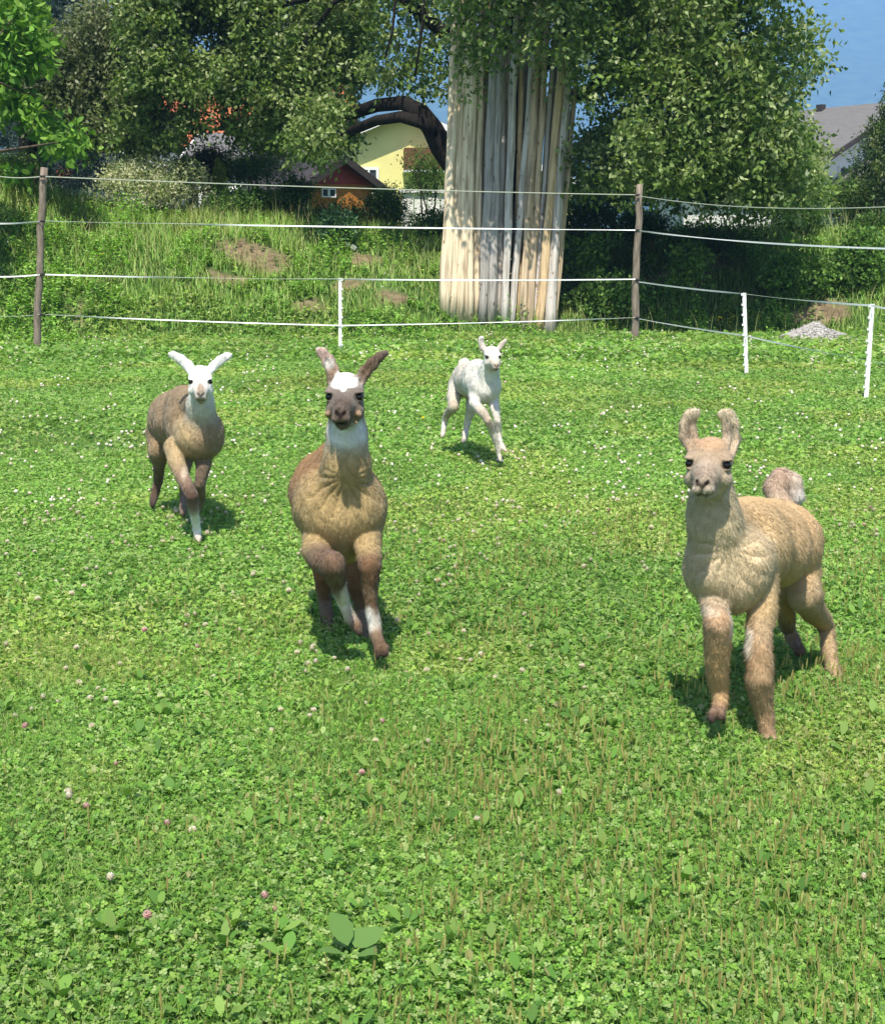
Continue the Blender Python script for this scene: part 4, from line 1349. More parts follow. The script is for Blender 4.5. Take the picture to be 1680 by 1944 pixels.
def surface_nets(D, org, h):
    nx, ny, nz = D.shape
    ins = D < 0
    c = np.zeros((nx - 1, ny - 1, nz - 1), dtype=np.int8)
    for i in (0, 1):
        for j in (0, 1):
            for k in (0, 1):
                c += ins[i:nx - 1 + i, j:ny - 1 + j, k:nz - 1 + k]
    act = (c > 0) & (c < 8)
    ci = np.argwhere(act)
    vid = np.full(c.shape, -1, dtype=np.int64)
    vid[act] = np.arange(len(ci))
    acc = np.zeros((len(ci), 3)); cnt = np.zeros(len(ci))
    I, J, K = ci.T
    for ax in range(3):
        o1 = [(0, 0), (0, 1), (1, 0), (1, 1)]
        for (u, v) in o1:
            a = [0, 0, 0]; oth = [x for x in range(3) if x != ax]
            a[oth[0]] = u; a[oth[1]] = v
            b = list(a); b[ax] = 1
            da = D[I + a[0], J + a[1], K + a[2]]; db = D[I + b[0], J + b[1], K + b[2]]
            m = (da < 0) != (db < 0)
            t = np.where(m, da / (da - db + 1e-12), 0)
            pt = np.tile(np.array(a, dtype=float), (len(ci), 1)); pt[:, ax] = t
            acc[m] += pt[m]; cnt[m] += 1
    V = (ci + acc / cnt[:, None]) * h + org
    Q = []
    for ax in range(3):
        sl0 = [slice(1, -1)] * 3; sl1 = [slice(1, -1)] * 3
        sl0[ax] = slice(0, -1); sl1[ax] = slice(1, None)
        A = ins[tuple(sl0)]; B = ins[tuple(sl1)]
        for sgn, msk in ((1, A & ~B), (-1, ~A & B)):
            e = np.argwhere(msk)
            if not len(e): continue
            off = np.ones(3, dtype=int); off[ax] = 0
            e = e + off
            u, v = [x for x in range(3) if x != ax]
            def cell(du, dv):
                q = e.copy(); q[:, u] -= du; q[:, v] -= dv
                return vid[q[:, 0], q[:, 1], q[:, 2]]
            q = np.stack([cell(1, 1), cell(0, 1), cell(0, 0), cell(1, 0)], -1)
            flip = (sgn == 1) != (ax != 1)
            if flip: q = q[:, ::-1]
            Q.append(q)
    return V, np.concatenate(Q)

class Beast:
    def __init__(s, depth, h):
        s.D0 = depth; s.h = h; s.pr = []; s.sub = []; s.paint = []; s.groups = []; s.leg = .80
    def J(s, px, py, dy=0.0):
        return P(px, py, s.D0 + dy)
    def cone(s, a, ra, b, rb, col, k=.03, flat=None, col2=None, sub=False):
        (s.sub if sub else s.pr).append(('c', np.array(a, float), ra, np.array(b, float), rb, np.array(col, float), k, flat, np.array(col2 if col2 is not None else col, float)))
    def ball(s, a, r, col, k=.03, R=None, sub=False):
        r = np.array([r, r, r] if np.isscalar(r) else r, float)
        (s.sub if sub else s.pr).append(('e', np.array(a, float), r, R, None, np.array(col, float), k, None, None))
    def chain(s, pts, col, k=.025, cols=None, flat=None):
        k = min(k, .011)
        s.groups.append((len(s.pr), len(s.pr) + len(pts) - 1, k))
        for i in range(len(pts) - 1):
            (a, ra), (b, rb) = pts[i], pts[i + 1]
            ra = ra * s.leg; rb = rb * s.leg
            c1 = cols[i] if cols else col; c2 = cols[i + 1] if cols else col
            s.cone(a, ra, b, rb, c1, k, flat, c2)
    @staticmethod
    def dist(pr, p):
        if pr[0] == 'c':
            _, a, ra, b, rb, col, k, flat, col2 = pr
            q = p
            if flat is not None:
                n, sc = flat
                n = n / np.linalg.norm(n)
                # squash: distances along n count more
                def W(x): return x + ((x @ n)[..., None] * n) * (sc - 1)
                q = W(p); a = W(a[None])[0]; b = W(b[None])[0]
            ab = b - a
            t = np.clip(((q - a) @ ab) / (ab @ ab + 1e-12), 0, 1)
            d = np.linalg.norm(q - a - t[..., None] * ab, axis=-1) - (ra + (rb - ra) * t)
            if flat is not None: d = d / 1.0
            return d, t
        else:
            _, a, r, R, _, col, k, _, _ = pr
            q = p - a
            if R is not None: q = q @ R
            k0 = np.linalg.norm(q / r, axis=-1); k1 = np.linalg.norm(q / (r * r), axis=-1) + 1e-9
            return np.where(k0 < 1e-6, -r.min(), k0 * (k0 - 1) / k1), np.zeros(p.shape[:-1])
    def bounds(s, pr, m):
        if pr[0] == 'c':
            r = max(pr[2], pr[4]) + m
            return np.minimum(pr[1], pr[3]) - r, np.maximum(pr[1], pr[3]) + r
        r = pr[2].max() + m
        return pr[1] - r, pr[1] + r
    def build(s, name, label, group, eyes, nhair, hl, cat='young llama', mat=None):
        h = s.h
        lo = np.min([s.bounds(p, .03)[0] for p in s.pr], 0); hi = np.max([s.bounds(p, .03)[1] for p in s.pr], 0)
        n = np.ceil((hi - lo) / h).astype(int) + 2
        ax = [lo[i] + np.arange(n[i]) * h for i in range(3)]
        D = np.full(tuple(n), 1.0)
        def region(pr, m):
            a, b = s.bounds(pr, m)
            i0 = np.clip(((a - lo) / h).astype(int), 0, n - 1); i1 = np.clip(((b - lo) / h).astype(int) + 2, 1, n)
            sl = tuple(slice(i0[i], i1[i]) for i in range(3))
            g = np.stack(np.meshgrid(ax[0][sl[0]], ax[1][sl[1]], ax[2][sl[2]], indexing='ij'), -1)
            return sl, g
        grp = {}
        for (a_, b_g, k_) in s.groups:
            for q_ in range(a_, b_g): grp[q_] = (a_, b_g, k_)
        q_ = 0
        while q_ < len(s.pr):
            if q_ in grp:
                a_, b_g, k_ = grp[q_]
                E = np.full(D.shape, 1.0, dtype=np.float32)
                for pr in s.pr[a_:b_g]:
                    sl, g = region(pr, max(k_ * 1.2, h * 3))
                    d, _ = s.dist(pr, g)
                    E[sl] = smin(E[sl], d, .002)
                m_ = E < .9
                D[m_] = smin(D[m_], E[m_], k_)
                q_ = b_g
                continue
            pr = s.pr[q_]; q_ += 1
            sl, g = region(pr, max(pr[6] * 1.2, h * 3))
            d, _ = s.dist(pr, g)
            D[sl] = smin(D[sl], d, pr[6])
        for pr in s.sub:
            sl, g = region(pr, max(pr[6] * 1.2, h * 3))
            d, _ = s.dist(pr, g)
            D[sl] = -smin(-D[sl], d, pr[6])
        V, Q = surface_nets(D, lo, h)
        # small woolly unevenness along gradient
        nv = len(V)
        # smoothing
        e = np.concatenate([Q[:, [0, 1]], Q[:, [1, 2]], Q[:, [2, 3]], Q[:, [3, 0]]])
        for it in range(3):
            acc = np.zeros_like(V); cnt = np.zeros(nv)
            np.add.at(acc, e[:, 0], V[e[:, 1]]); np.add.at(cnt, e[:, 0], 1)
            np.add.at(acc, e[:, 1], V[e[:, 0]]); np.add.at(cnt, e[:, 1], 1)
            V = V * .5 + .5 * acc / cnt[:, None]
        # normals
        fn = np.cross(V[Q[:, 2]] - V[Q[:, 0]], V[Q[:, 3]] - V[Q[:, 1]])
        N = np.zeros_like(V)
        for i in range(4): np.add.at(N, Q[:, i], fn)
        N = unit(N)
        # orientation check
        ctr = V.mean(0)
        tip = np.argmax(V[:, 2])
        if N[tip, 2] < 0:
            Q = Q[:, ::-1]; N = -N
        # wool relief
        u1 = V @ np.array([38., 12, 9]); u2 = V @ np.array([-9., 31, 26]); u3 = V @ np.array([61., -33, 70])
        rel = (np.sin(u1 + 2 * np.sin(u2 * .7)) + np.sin(u2 * 1.3 + 1.5 * np.sin(u1 * .6)) + .6 * np.sin(u3 + 2 * np.sin(u1)))
        head_d = np.linalg.norm(V - s.headc, axis=1)
        amp = .0016 * sstep(.07, .14, head_d)
        V = V + N * (rel * amp)[:, None]
        # fan of skin and wool folds below the throat
        if getattr(s, 'fan', None) is not None:
            fc, R0, cyc, am = s.fan
            q = V - fc
            rr_ = np.hypot(q[:, 0], q[:, 2]); th_ = np.arctan2(q[:, 0], -q[:, 2])
            m_ = sstep(.02, .07, rr_) * (1 - sstep(R0 * .7, R0, rr_)) * sstep(.3, .7, -N[:, 1]) * (1 - sstep(1.6, 2.3, np.abs(th_)))
            fold = np.sin(th_ * cyc + .55 * np.sin(rr_ * 30) + .35 * np.sin(V[:, 2] * 25)) 
            V = V + N * (-(np.abs(fold) ** .6) * am * m_ + am * .5 * m_)[:, None] * -1
        # colours: blend of the nearest shapes' colours
        Wt = np.zeros(nv); C = np.zeros((nv, 3))
        for pr in s.pr:
            d, t = s.dist(pr, V)
            wgt = np.exp(-np.clip(d, -.02, 1) / .011)
            c = pr[5] if pr[8] is None else pr[5] + (pr[8] - pr[5]) * t[:, None]
            C += wgt[:, None] * c; Wt += wgt
        C /= Wt[:, None] + 1e-12
        jn = (np.sin(V @ np.array([91., 47, 33])) + np.sin(V @ np.array([-57., 83, 71]) + 1)) * .25
        for (c0, r, R, col, soft, op) in s.paint:
            q = V - c0
            if R is not None: q = q @ R
            k0 = np.linalg.norm(q / r, axis=1) + jn * .25 * min(1, soft * 3)
            a = (1 - sstep(1 - soft, 1 + soft, k0)) * op
            C = C * (1 - a[:, None]) + np.array(col) * a[:, None]
        foot = V[np.argmin(V[:, 2])]
        base = np.array([V[:, 0].mean(), V[:, 1].mean(), 0])
        root = empty(name, tuple(base))
        tag(root, label, cat, group)
        body = link('body', np_mesh('body', V, [Q], C, smooth=True), mat or M_fur, root)
        for (e_, r) in eyes:
            m2 = MB()
            pts = []; ff = []
            for i in range(9):
                ph = math.pi * (i + .02) / 8.04
                for k in range(12):
                    th = k * math.pi / 6
                    pts.append(e_ + r * np.array([math.sin(ph) * math.cos(th), math.sin(ph) * math.sin(th), math.cos(ph)]))
            ff = [(i * 12 + k, (i + 1) * 12 + k, (i + 1) * 12 + (k + 1) % 12, i * 12 + (k + 1) % 12) for i in range(8) for k in range(12)]
            m2.add(pts, ff)
            m2.build('eye', M_eye, root, smooth=True)
        # fur strands
        fa = np.linalg.norm(fn, axis=1); cs = np.cumsum(fa); cs /= cs[-1]
        fi = np.searchsorted(cs, rng.random(nhair))
        w_ = rng.dirichlet([1, 1, 1, 1], nhair)
        pos = (V[Q[fi]] * w_[..., None]).sum(1); nn_ = unit((N[Q[fi]] * w_[..., None]).sum(1)); cc_ = (C[Q[fi]] * w_[..., None]).sum(1)
        comb = np.array([0, .25, -1.0])
        tang = unit(comb - (nn_ @ comb)[:, None] * nn_)
        dirn = unit(nn_ * .55 + tang * .85 + rng.normal(size=(nhair, 3)) * .28)
        lk = np.sin(pos @ np.array([160., 40, 55])) * np.sin(pos @ np.array([-50., 90, 140]) + 2 * np.sin(pos @ np.array([30., 60, 20])))
        dirn = unit(dirn + tang * (.25 * lk)[:, None] + np.cross(nn_, tang) * (.35 * np.sin(pos @ np.array([70., 120, -60])))[:, None])
        hd = np.linalg.norm(pos - s.headc, axis=1)
        face = sstep(.08, .15, hd)
        L = hl * (.3 + .7 * face) * (.5 + rng.random(nhair)) * (1 + .55 * lk * face)
        side = unit(np.cross(dirn, nn_ + 1e-3))
        wv = np.full((nhair, 1), .0009 * max(1, s.h / .006) ** .7)
        tri = np.stack([pos - side * wv, pos + side * wv, pos + dirn * L[:, None]], 1).reshape(-1, 3)
        hc = np.repeat(cc_ * (.92 + .18 * rng.random((nhair, 1))), 3, 0)
        me = np_mesh('fur', tri, [np.arange(nhair * 3).reshape(-1, 3)], hc, normals=np.repeat(unit(nn_ + rng.normal(size=(nhair, 3)) * .18), 3, 0))
        link('fur', me, M_hair, root)
        return root

M_eye, n_, b_ = new_mat('eye')
b_.inputs['Base Color'].default_value = (.006, .004, .004, 1); b_.inputs['Roughness'].default_value = .08

def head(B, c, yaw, pitch, sc, face, muzzle, top, cheek, jaw, lip=None, eyer=.0135, sx=1.0):
    Fw = np.array([math.sin(yaw) * math.cos(pitch), -math.cos(yaw) * math.cos(pitch), -math.sin(pitch)])
    Xv = np.array([math.cos(yaw), math.sin(yaw), 0])
    Zv = np.cross(Xv, Fw) ; Zv = Zv * (1 if Zv[2] > 0 else -1)
    R = np.stack([Xv, Fw, Zv], 1)                # columns
    L = lambda x, f, z: c + R @ (np.array([x * sx, f, z]) * sc)
    B.headc = c.copy(); B.R = R; B.L = L; B.sc = sc
    s = sc
    S3 = np.array([sx, 1, 1]) * sc
    B.ball(L(0, -.02, .006), np.array([.060, .072, .058]) * S3, face, .02 * s, R)
    B.ball(L(0, -.012, .038), np.array([.048, .05, .038]) * S3, top, .02 * s, R)
    for g in (-1, 1):
        B.ball(L(g * .046, .022, .020), np.array([.018, .020, .012]) * S3, face, .016 * s, R)     # brow
        B.ball(L(g * .040, .012, -.050), np.array([.025, .045, .031]) * S3, cheek, .02 * s, R)     # cheek
        B.ball(L(g * .015, .128, -.074), np.array([.016, .017, .012]) * S3, lip or muzzle, .007 * s, R)   # split lip
    B.cone(L(0, .01, -.016), .050 * s * sx, L(0, .085, -.044), .036 * s * sx, face, .02 * s, None, muzzle)
    B.cone(L(0, .085, -.044), .034 * s, L(0, .116, -.054), .029 * s, muzzle, .012 * s)
    B.cone(L(0, -.02, -.06), .046 * s * sx, L(0, .095, -.086), .024 * s, jaw, .015 * s, None, lip or jaw)
    # sockets, nostrils, mouth
    eyes = []
    for g in (-1, 1):
        B.ball(L(g * .060, .043, -.003), .012 * s, face, .010 * s, R, sub=True)
        B.cone(L(g * .005, .148, -.060), .0045 * s, L(g * .019, .140, -.047), .0055 * s, face, .005 * s, sub=True)
        B.paint.append((L(g * .054, .046, -.004), np.array([.019, .026, .0125]) * s, R, (.018, .013, .011), .35, .95))
        B.paint.append((L(g * .012, .142, -.053), np.array([.012, .016, .0065]) * s, R @ np.array([[math.cos(g * .9), 0, -math.sin(g * .9)], [0, 1, 0], [math.sin(g * .9), 0, math.cos(g * .9)]]), (.012, .008, .007), .3, 1))
        eyes.append((L(g * .0505, .038, -.004), eyer * .9 * s))
        B.ball(L(g * .052, .041, .0110), np.array([.0165, .017, .0075]) * S3, face, .004 * s, R)      # upper lid
        B.ball(L(g * .053, .040, -.0175), np.array([.013, .013, .0045]) * S3, face, .005 * s, R)
    B.paint.append((L(0, .146, -.0625), np.array([.0085, .016, .0085]) * s, R, (.02, .013, .011), .35, .9))
    B.paint.append((L(0, .148, -.073), np.array([.003, .014, .010]) * s, R, (.03, .02, .016), .4, .8))
    B.cone(L(-.022, .122, -.0875), .0025 * s, L(.022, .122, -.0875), .0025 * s, face, .006 * s, sub=True)
    B.paint.append((L(0, .122, -.0875), np.array([.026, .02, .0045]) * s, R, (.015, .010, .009), .4, .9))
    return eyes

def ear(B, pts, n, colA, colB, thin=2.2, inner=None):
    """pts: [(pos, half width)...]"""
    m = len(pts)
    for i in range(m - 1):
        t0, t1 = i / (m - 1), (i + 1) / (m - 1)
        c0 = np.array(colA) * (1 - t0) + np.array(colB) * t0; c1 = np.array(colA) * (1 - t1) + np.array(colB) * t1
        # flattened across n
        B.cone(pts[i][0], pts[i][1], pts[i + 1][0], pts[i + 1][1], c0, .008, (n, thin), c1)
    nn = n / np.linalg.norm(n)
    for i in range(m - 3 if B.h < .006 else 0):
        B.cone(pts[i][0] + nn * pts[i][1] * .64, pts[i][1] * .38, pts[i + 1][0] + nn * pts[i + 1][1] * .64, pts[i + 1][1] * .38, colA, .005, sub=True)
    if inner is not None:
        for i in range(m):
            B.paint.append((pts[i][0] + n * (-.012) * 1.0 + 0, np.array([pts[i][1] * .55, pts[i][1] * .55, pts[i][1] * 1.6]), None, inner, .4, .75))

# ---- A: front brown llama
A_TAN = (.40, .285, .135); A_BACK = (.33, .19, .09); A_BR = (.17, .115, .07); A_FACE = (.175, .138, .115); WHT = (.80, .77, .72); HOOF = (.03, .022, .02)
B = Beast(5.22, .0048)
J = B.J
eyes = head(B, J(656, 751, -.02), -.05, -.09, 1.10, A_FACE, (.12, .09, .07), WHT, (.13, .10, .075), (.17, .14, .09), (.14, .105, .08))
L_ = B.L
fw = np.array([0, -1, 0.])
ear(B, [(L_(-.046, -.02, .045), .022), (J(631, 703, 0), .025), (J(622, 684, 0), .025), (J(612, 670, .0), .020), (J(604, 664, .0), .012)], fw, (.25, .12, .05), (.62, .50, .44))
ear(B, [(L_(.046, -.02, .045), .022), (J(692, 708, 0), .023), (J(706, 691, 0), .022), (J(720, 677, .0), .019), (J(732, 670, .0), .012)], fw, (.20, .12, .07), (.13, .10, .085))
B.paint.append((J(612, 675, -.02), np.array([.02, .05, .03]), None, (.55, .36, .32), .5, .6))
B.paint.append((J(624, 690, -.02), np.array([.02, .05, .022]), None, (.75, .70, .66), .5, .8))
# neck and chest
B.cone(J(657, 775, .03), .062, J(659, 830, .05), .069, (.20, .16, .12), .03, None, (.74, .72, .68))
B.cone(J(659, 830, .05), .070, J(658, 880, .07), .078, A_TAN, .04)
B.cone(J(658, 880, .07), .080, J(650, 950, .14), .115, A_TAN, .05)
B.ball(J(612, 965, .16), (.105, .14, .13), A_TAN, .05)
B.ball(J(686, 965, .16), (.10, .14, .13), A_TAN, .05)
B.ball(J(646, 985, .12), (.10, .12, .115), A_TAN, .05)
B.ball(J(640, 945, .30), (.172, .24, .17), A_BACK, .06)
B.ball(J(628, 935, .58), (.170, .26, .165), A_BACK, .06)
B.ball(J(622, 925, .86), (.155, .17, .165), A_BACK, .05)
B.ball(J(650, 1010, .40), (.12, .35, .11), A_TAN, .05)
B.cone(J(655, 868, .11), .06, J(640, 885, .34), .10, A_BACK, .05)
# neck furrow + brisket folds
B.cone(J(662, 850, -.035), .004, J(656, 930, -.02), .008, A_TAN, .022, sub=True)
B.cone(J(600, 1020, .00), .006, J(640, 1028, -.03), .006, A_TAN, .016, sub=True)
for sx in (-1, 1):
    B.cone(J(657 + sx * 24, 915, -.01), .004, J(657 + sx * 8, 955, -.03), .005, A_TAN, .014, sub=True)
    B.cone(J(657 + sx * 38, 938, .00), .004, J(657 + sx * 14, 972, -.03), .004, A_TAN, .012, sub=True)
B.fan = (J(657, 905, 0), .20, 8.5, .010)
# white throat, duller olive patch just under the chin
B.paint.append((J(658, 822, -.03), np.array([.080, .10, .055]), None, (.76, .76, .74), .25, .95))
B.paint.append((J(662, 806, -.07), np.array([.045, .06, .022]), None, (.22, .20, .12), .5, .6))
# forelegs: raised one (viewer's left)
LG = [(J(606, 1000, .16), .080), (J(600, 1045, .04), .066), (J(614, 1066, -.08), .060), (J(630, 1072, -.12), .064), (J(640, 1104, -.02), .042), (J(653, 1142, .05), .029), (J(664, 1168, .07), .029), (J(676, 1188, .05), .025), (J(682, 1202, .02), .014)]
B.chain(LG, A_TAN, .022, [A_TAN, A_TAN, A_BR, A_BR, (.15, .10, .075), (.70, .64, .56), (.50, .42, .34), (.17, .105, .065), HOOF])
LG = [(J(694, 1005, .14), .080), (J(700, 1050, .02), .060), (J(702, 1075, -.03), .053), (J(702, 1120, -.02), .038), (J(705, 1150, -.02), .030), (J(711, 1182, -.02), .029), (J(713, 1200, -.03), .033), (J(722, 1228, -.05), .030)]
B.chain(LG, A_TAN, .022, [A_TAN, A_TAN, A_BR, A_BR, (.16, .09, .05), (.72, .66, .58), (.30, .20, .13), (.17, .105, .065)])
B.cone(J(718, 1232, -.07), .017, J(716, 1247, -.085), .013, (.13, .08, .05), .006, None, HOOF)
B.cone(J(730, 1230, -.06), .017, J(731, 1243, -.08), .013, (.13, .08, .05), .006, None, HOOF)
B.paint.append((J(655, 1135, .0), np.array([.016, .05, .075]), None, (.75, .70, .64), .4, .9))
B.paint.append((J(700, 1175, -.05), np.array([.02, .04, .045]), None, (.76, .72, .66), .4, .85))
B.paint.append((J(628, 1066, -.13), np.array([.06, .07, .05]), None, (.15, .09, .06), .5, .7))
B.paint.append((J(702, 1085, -.08), np.array([.045, .07, .07]), None, (.20, .10, .05), .5, .6))
# hind legs
B.chain([(J(612, 960, .84), .12), (J(614, 1030, .74), .085), (J(614, 1090, .72), .05), (J(617, 1140, .80), .036), (J(624, 1185, .66), .030), (J(627, 1212, .56), .033), (J(628, 1221, .52), .022)], A_BR, .03, [A_BACK, A_BACK, (.20, .10, .045), A_BR, A_BR, (.19, .10, .05), HOOF])
B.chain([(J(650, 960, .84), .12), (J(662, 1030, .70), .085), (J(676, 1110, .62), .05), (J(688, 1160, .66), .036), (J(700, 1215, .42), .029), (J(707, 1248, .26), .032), (J(710, 1258, .20), .022)], A_BR, .03, [A_BACK, A_BACK, (.15, .08, .04), A_BR, A_BR, (.12, .06, .035), HOOF])
# tail
B.chain([(J(618, 872, 1.0), .035), (J(614, 858, 1.05), .035), (J(612, 900, 1.12), .03)], A_BACK, .03)
# forehead blaze and hay crumbs on the face
Rm = B.R
for (x, f_, z, a, b_2, c_) in [(0, .03, .062, .044, .06, .030), (-.02, .05, .040, .030, .04, .016), (.020, .05, .040, .028, .04, .014), (0, .06, .030, .012, .04, .016)]:
    B.paint.append((L_(x, f_, z), np.array([a, b_2, c_]) * 1.1, Rm, (.86, .84, .80), .16, 1))
B.paint.append((L_(.040, .03, .066), np.array([.018, .05, .008]), Rm, (.20, .11, .06), .3, .9))
for (x, z) in [(.050, -.060), (-.052, -.060), (.040, -.088)]:
    B.ball(L_(x, .055, z), .012 if z > -.07 else .008, (.33, .21, .13), .006)
    B.paint.append((L_(x, .065, z), np.array([.013, .02, .012]), Rm, (.34, .22, .14), .4, .9))
B.build('young_llama', 'brown young llama with white forehead galloping straight at the camera, nearest the centre', 'young llamas running in the meadow', eyes, 140000, .0075)

# ---- B: right fawn llama
F1 = (.52, .37, .195); F2 = (.58, .40, .215); F3 = (.42, .30, .165); FF = (.38, .285, .195); FL = (.48, .315, .16)
B = Beast(4.45, .0046); B.leg = .76
J = B.J
eyes = head(B, J(1347, 878, -.05), -.32, -.11, 1.04, FF, (.36, .28, .21), (.44, .29, .18), (.47, .38, .26), (.52, .42, .29), (.50, .42, .32), eyer=.0145, sx=1.10)
L_ = B.L
ear(B, [(L_(-.046, -.02, .030), .024), (J(1307, 830, .0), .029), (J(1306, 806, 0), .028), (J(1310, 790, .0), .024), (J(1321, 784, -.01), .017)], np.array([.2, -1, 0]), (.40, .29, .20), (.58, .48, .34))
ear(B, [(L_(.046, -.02, .030), .026), (J(1388, 834, .0), .031), (J(1387, 810, 0), .030), (J(1382, 792, .0), .025), (J(1370, 786, -.01), .017)], np.array([.3, -1, 0]), (.46, .36, .26), (.60, .50, .34))
B.paint.append((J(1384, 815, -.03), np.array([.013, .03, .035]), None, (.26, .20, .16), .5, .7))
B.paint.append((J(1309, 815, -.03), np.array([.011, .03, .035]), None, (.28, .21, .16), .5, .6))
B.cone(J(1350, 905, .03), .058, J(1352, 955, .05), .066, (.46, .38, .26), .03, None, (.50, .42, .28))
B.cone(J(1352, 955, .05), .068, J(1356, 1000, .05), .074, (.50, .41, .26), .04)
B.cone(J(1356, 1000, .05), .076, J(1372, 1060, .09), .105, (.52, .42, .26), .05)
B.ball(J(1350, 1080, .08), (.088, .12, .11), (.54, .43, .27), .045)
B.ball(J(1412, 1072, .10), (.095, .13, .12), (.58, .45, .28), .045)
B.ball(J(1388, 1110, .09), (.085, .12, .095), (.54, .42, .26), .04)
B.ball(J(1425, 1038, .28), (.135, .19, .145), F1, .05)
B.ball(J(1462, 1032, .46), (.135, .21, .150), F2, .05)
B.ball(J(1492, 1032, .66), (.130, .17, .145), F2, .05)
B.cone(J(1385, 985, .14), .06, J(1440, 998, .38), .09, F2, .05)
for a, b2 in [((1372, 1010, -.06), (1385, 1065, -.05)), ((1405, 1060, -.06), (1435, 1085, -.04)), ((1400, 1085, -.06), (1440, 1100, -.03)), ((1335, 1085, -.06), (1360, 1110, -.06)), ((1385, 1095, -.07), (1425, 1118, -.05))]:
    B.cone(J(*a), .003, J(*b2), .005, F1, .014, sub=True)
B.fan = (J(1385, 1040, 0), .19, 7.0, .009)
# forelegs
B.chain([(J(1352, 1110, .08), .075), (J(1358, 1160, -.02), .055), (J(1362, 1185, -.06), .060), (J(1362, 1225, -.04), .056), (J(1362, 1275, -.02), .047), (J(1364, 1310, .0), .038), (J(1366, 1332, -.02), .034), (J(1362, 1350, -.05), .028)], FL, .02,
        [F1, (.52, .40, .27), (.46, .30, .18), FL, FL, FL, FL, (.24, .155, .10)])
B.cone(J(1354, 1352, -.07), .014, J(1350, 1366, -.085), .011, (.22, .14, .095), .006, None, (.04, .028, .025))
B.cone(J(1368, 1350, -.06), .014, J(1370, 1362, -.08), .011, (.22, .14, .095), .006, None, (.04, .028, .025))
B.chain([(J(1440, 1100, .12), .085), (J(1446, 1160, .06), .064), (J(1441, 1205, .02), .058), (J(1439, 1240, .0), .056), (J(1441, 1288, -.02), .060), (J(1444, 1318, -.01), .050), (J(1449, 1350, .0), .040), (J(1454, 1382, .0), .035), (J(1459, 1402, -.01), .034), (J(1461, 1412, -.03), .022)], FL, .02,
        [F1, F1, (.48, .34, .21), (.46, .30, .17), (.40, .27, .15), (.40, .27, .15), (.50, .32, .18), (.48, .31, .18), (.36, .24, .15), (.22, .14, .10)])
for q_ in (1453, 1467):
    B.cone(J(q_, 1406, -.04), .016, J(q_, 1417, -.06), .012, (.26, .17, .11), .005, None, (.05, .035, .03))
B.paint.append((J(1418, 1215, -.02), np.array([.018, .05, .055]), None, (.80, .72, .60), .4, .8))
B.paint.append((J(1388, 1180, -.05), np.array([.015, .06, .045]), None, (.76, .68, .56), .5, .7))
B.paint.append((J(1335, 1162, -.06), np.array([.04, .05, .014]), None, (.70, .60, .46), .5, .6))
# hind legs
B.chain([(J(1508, 1040, .70), .12), (J(1520, 1095, .60), .095), (J(1527, 1130, .55), .078), (J(1540, 1155, .62), .06), (J(1567, 1185, .82), .040), (J(1572, 1225, .76), .036), (J(1580, 1270, .66), .034), (J(1586, 1300, .58), .036), (J(1588, 1312, .55), .022)], F1, .03,
        [F2, F1, (.48, .35, .21), F3, F3, F3, (.42, .30, .18), (.46, .32, .19), (.30, .18, .11)])
B.chain([(J(1455, 1060, .66), .10), (J(1475, 1120, .64), .075), (J(1490, 1160, .72), .045), (J(1497, 1195, .92), .034), (J(1508, 1220, .86), .030), (J(1518, 1234, .80), .026)], F3, .03,
        [F1, F3, F3, (.30, .22, .14), (.28, .20, .13), (.16, .10, .075)])
# tail, curled up
B.chain([(J(1500, 975, .80), .045), (J(1480, 955, .86), .052), (J(1468, 928, .90), .055), (J(1483, 912, .92), .060), (J(1501, 918, .92), .058), (J(1510, 944, .90), .042)], (.46, .30, .24), .03,
        cols=[F2, (.48, .36, .26), (.44, .32, .23), (.42, .29, .21), (.56, .45, .36), (.80, .74, .68)])
B.paint.append((L_(0, .02, .062), np.array([.05, .06, .025]), B.R, (.47, .30, .18), .4, .8))
B.paint.append((L_(.044, .03, -.083), np.array([.022, .03, .012]), B.R, (.62, .48, .38), .3, .8))
B.build('young_llama', 'fawn coloured young llama with raised fluffy tail at the right, one foreleg lifted', 'young llamas running in the meadow', eyes, 170000, .0092)

# ---- C: left llama, white head
G1 = (.28, .20, .12); G2 = (.42, .31, .17); G3 = (.19, .135, .095); WB = (.84, .82, .78)
B = Beast(7.56, .0075)
J = B.J
eyes = head(B, J(381, 722, -.05), .16, .02, 1.02, WB, (.72, .66, .58), WB, WB, (.70, .68, .62), (.34, .27, .23), eyer=.0125)
L_ = B.L
ear(B, [(L_(-.042, -.02, .040), .024), (J(358, 695, 0), .030), (J(343, 682, 0), .029), (J(330, 674, .0), .022), (J(322, 672, .0), .013)], fw, WB, WB)
ear(B, [(L_(.042, -.02, .040), .022), (J(406, 695, 0), .026), (J(419, 684, 0), .026), (J(432, 676, .0), .020), (J(439, 673, .0), .012)], fw, WB, WB)
B.cone(J(382, 735, .02), .056, J(382, 770, .04), .064, (.72, .72, .68), .03, None, (.66, .66, .60))
B.cone(J(382, 770, .04), .066, J(384, 812, .09), .088, (.50, .46, .36), .04, None, G1)
B.ball(J(366, 828, .12), (.095, .13, .115), G2, .045)
B.ball(J(398, 826, .12), (.080, .13, .115), G1, .045)
B.ball(J(383, 842, .12), (.085, .12, .085), G1, .04)
B.ball(J(362, 803, .34), (.145, .22, .175), G1, .06)
B.ball(J(342, 796, .60), (.155, .22, .175), G1, .06)
B.ball(J(328, 796, .82), (.145, .17, .165), G1, .05)
B.cone(J(372, 765, .12), .06, J(350, 765, .40), .10, G1, .05)
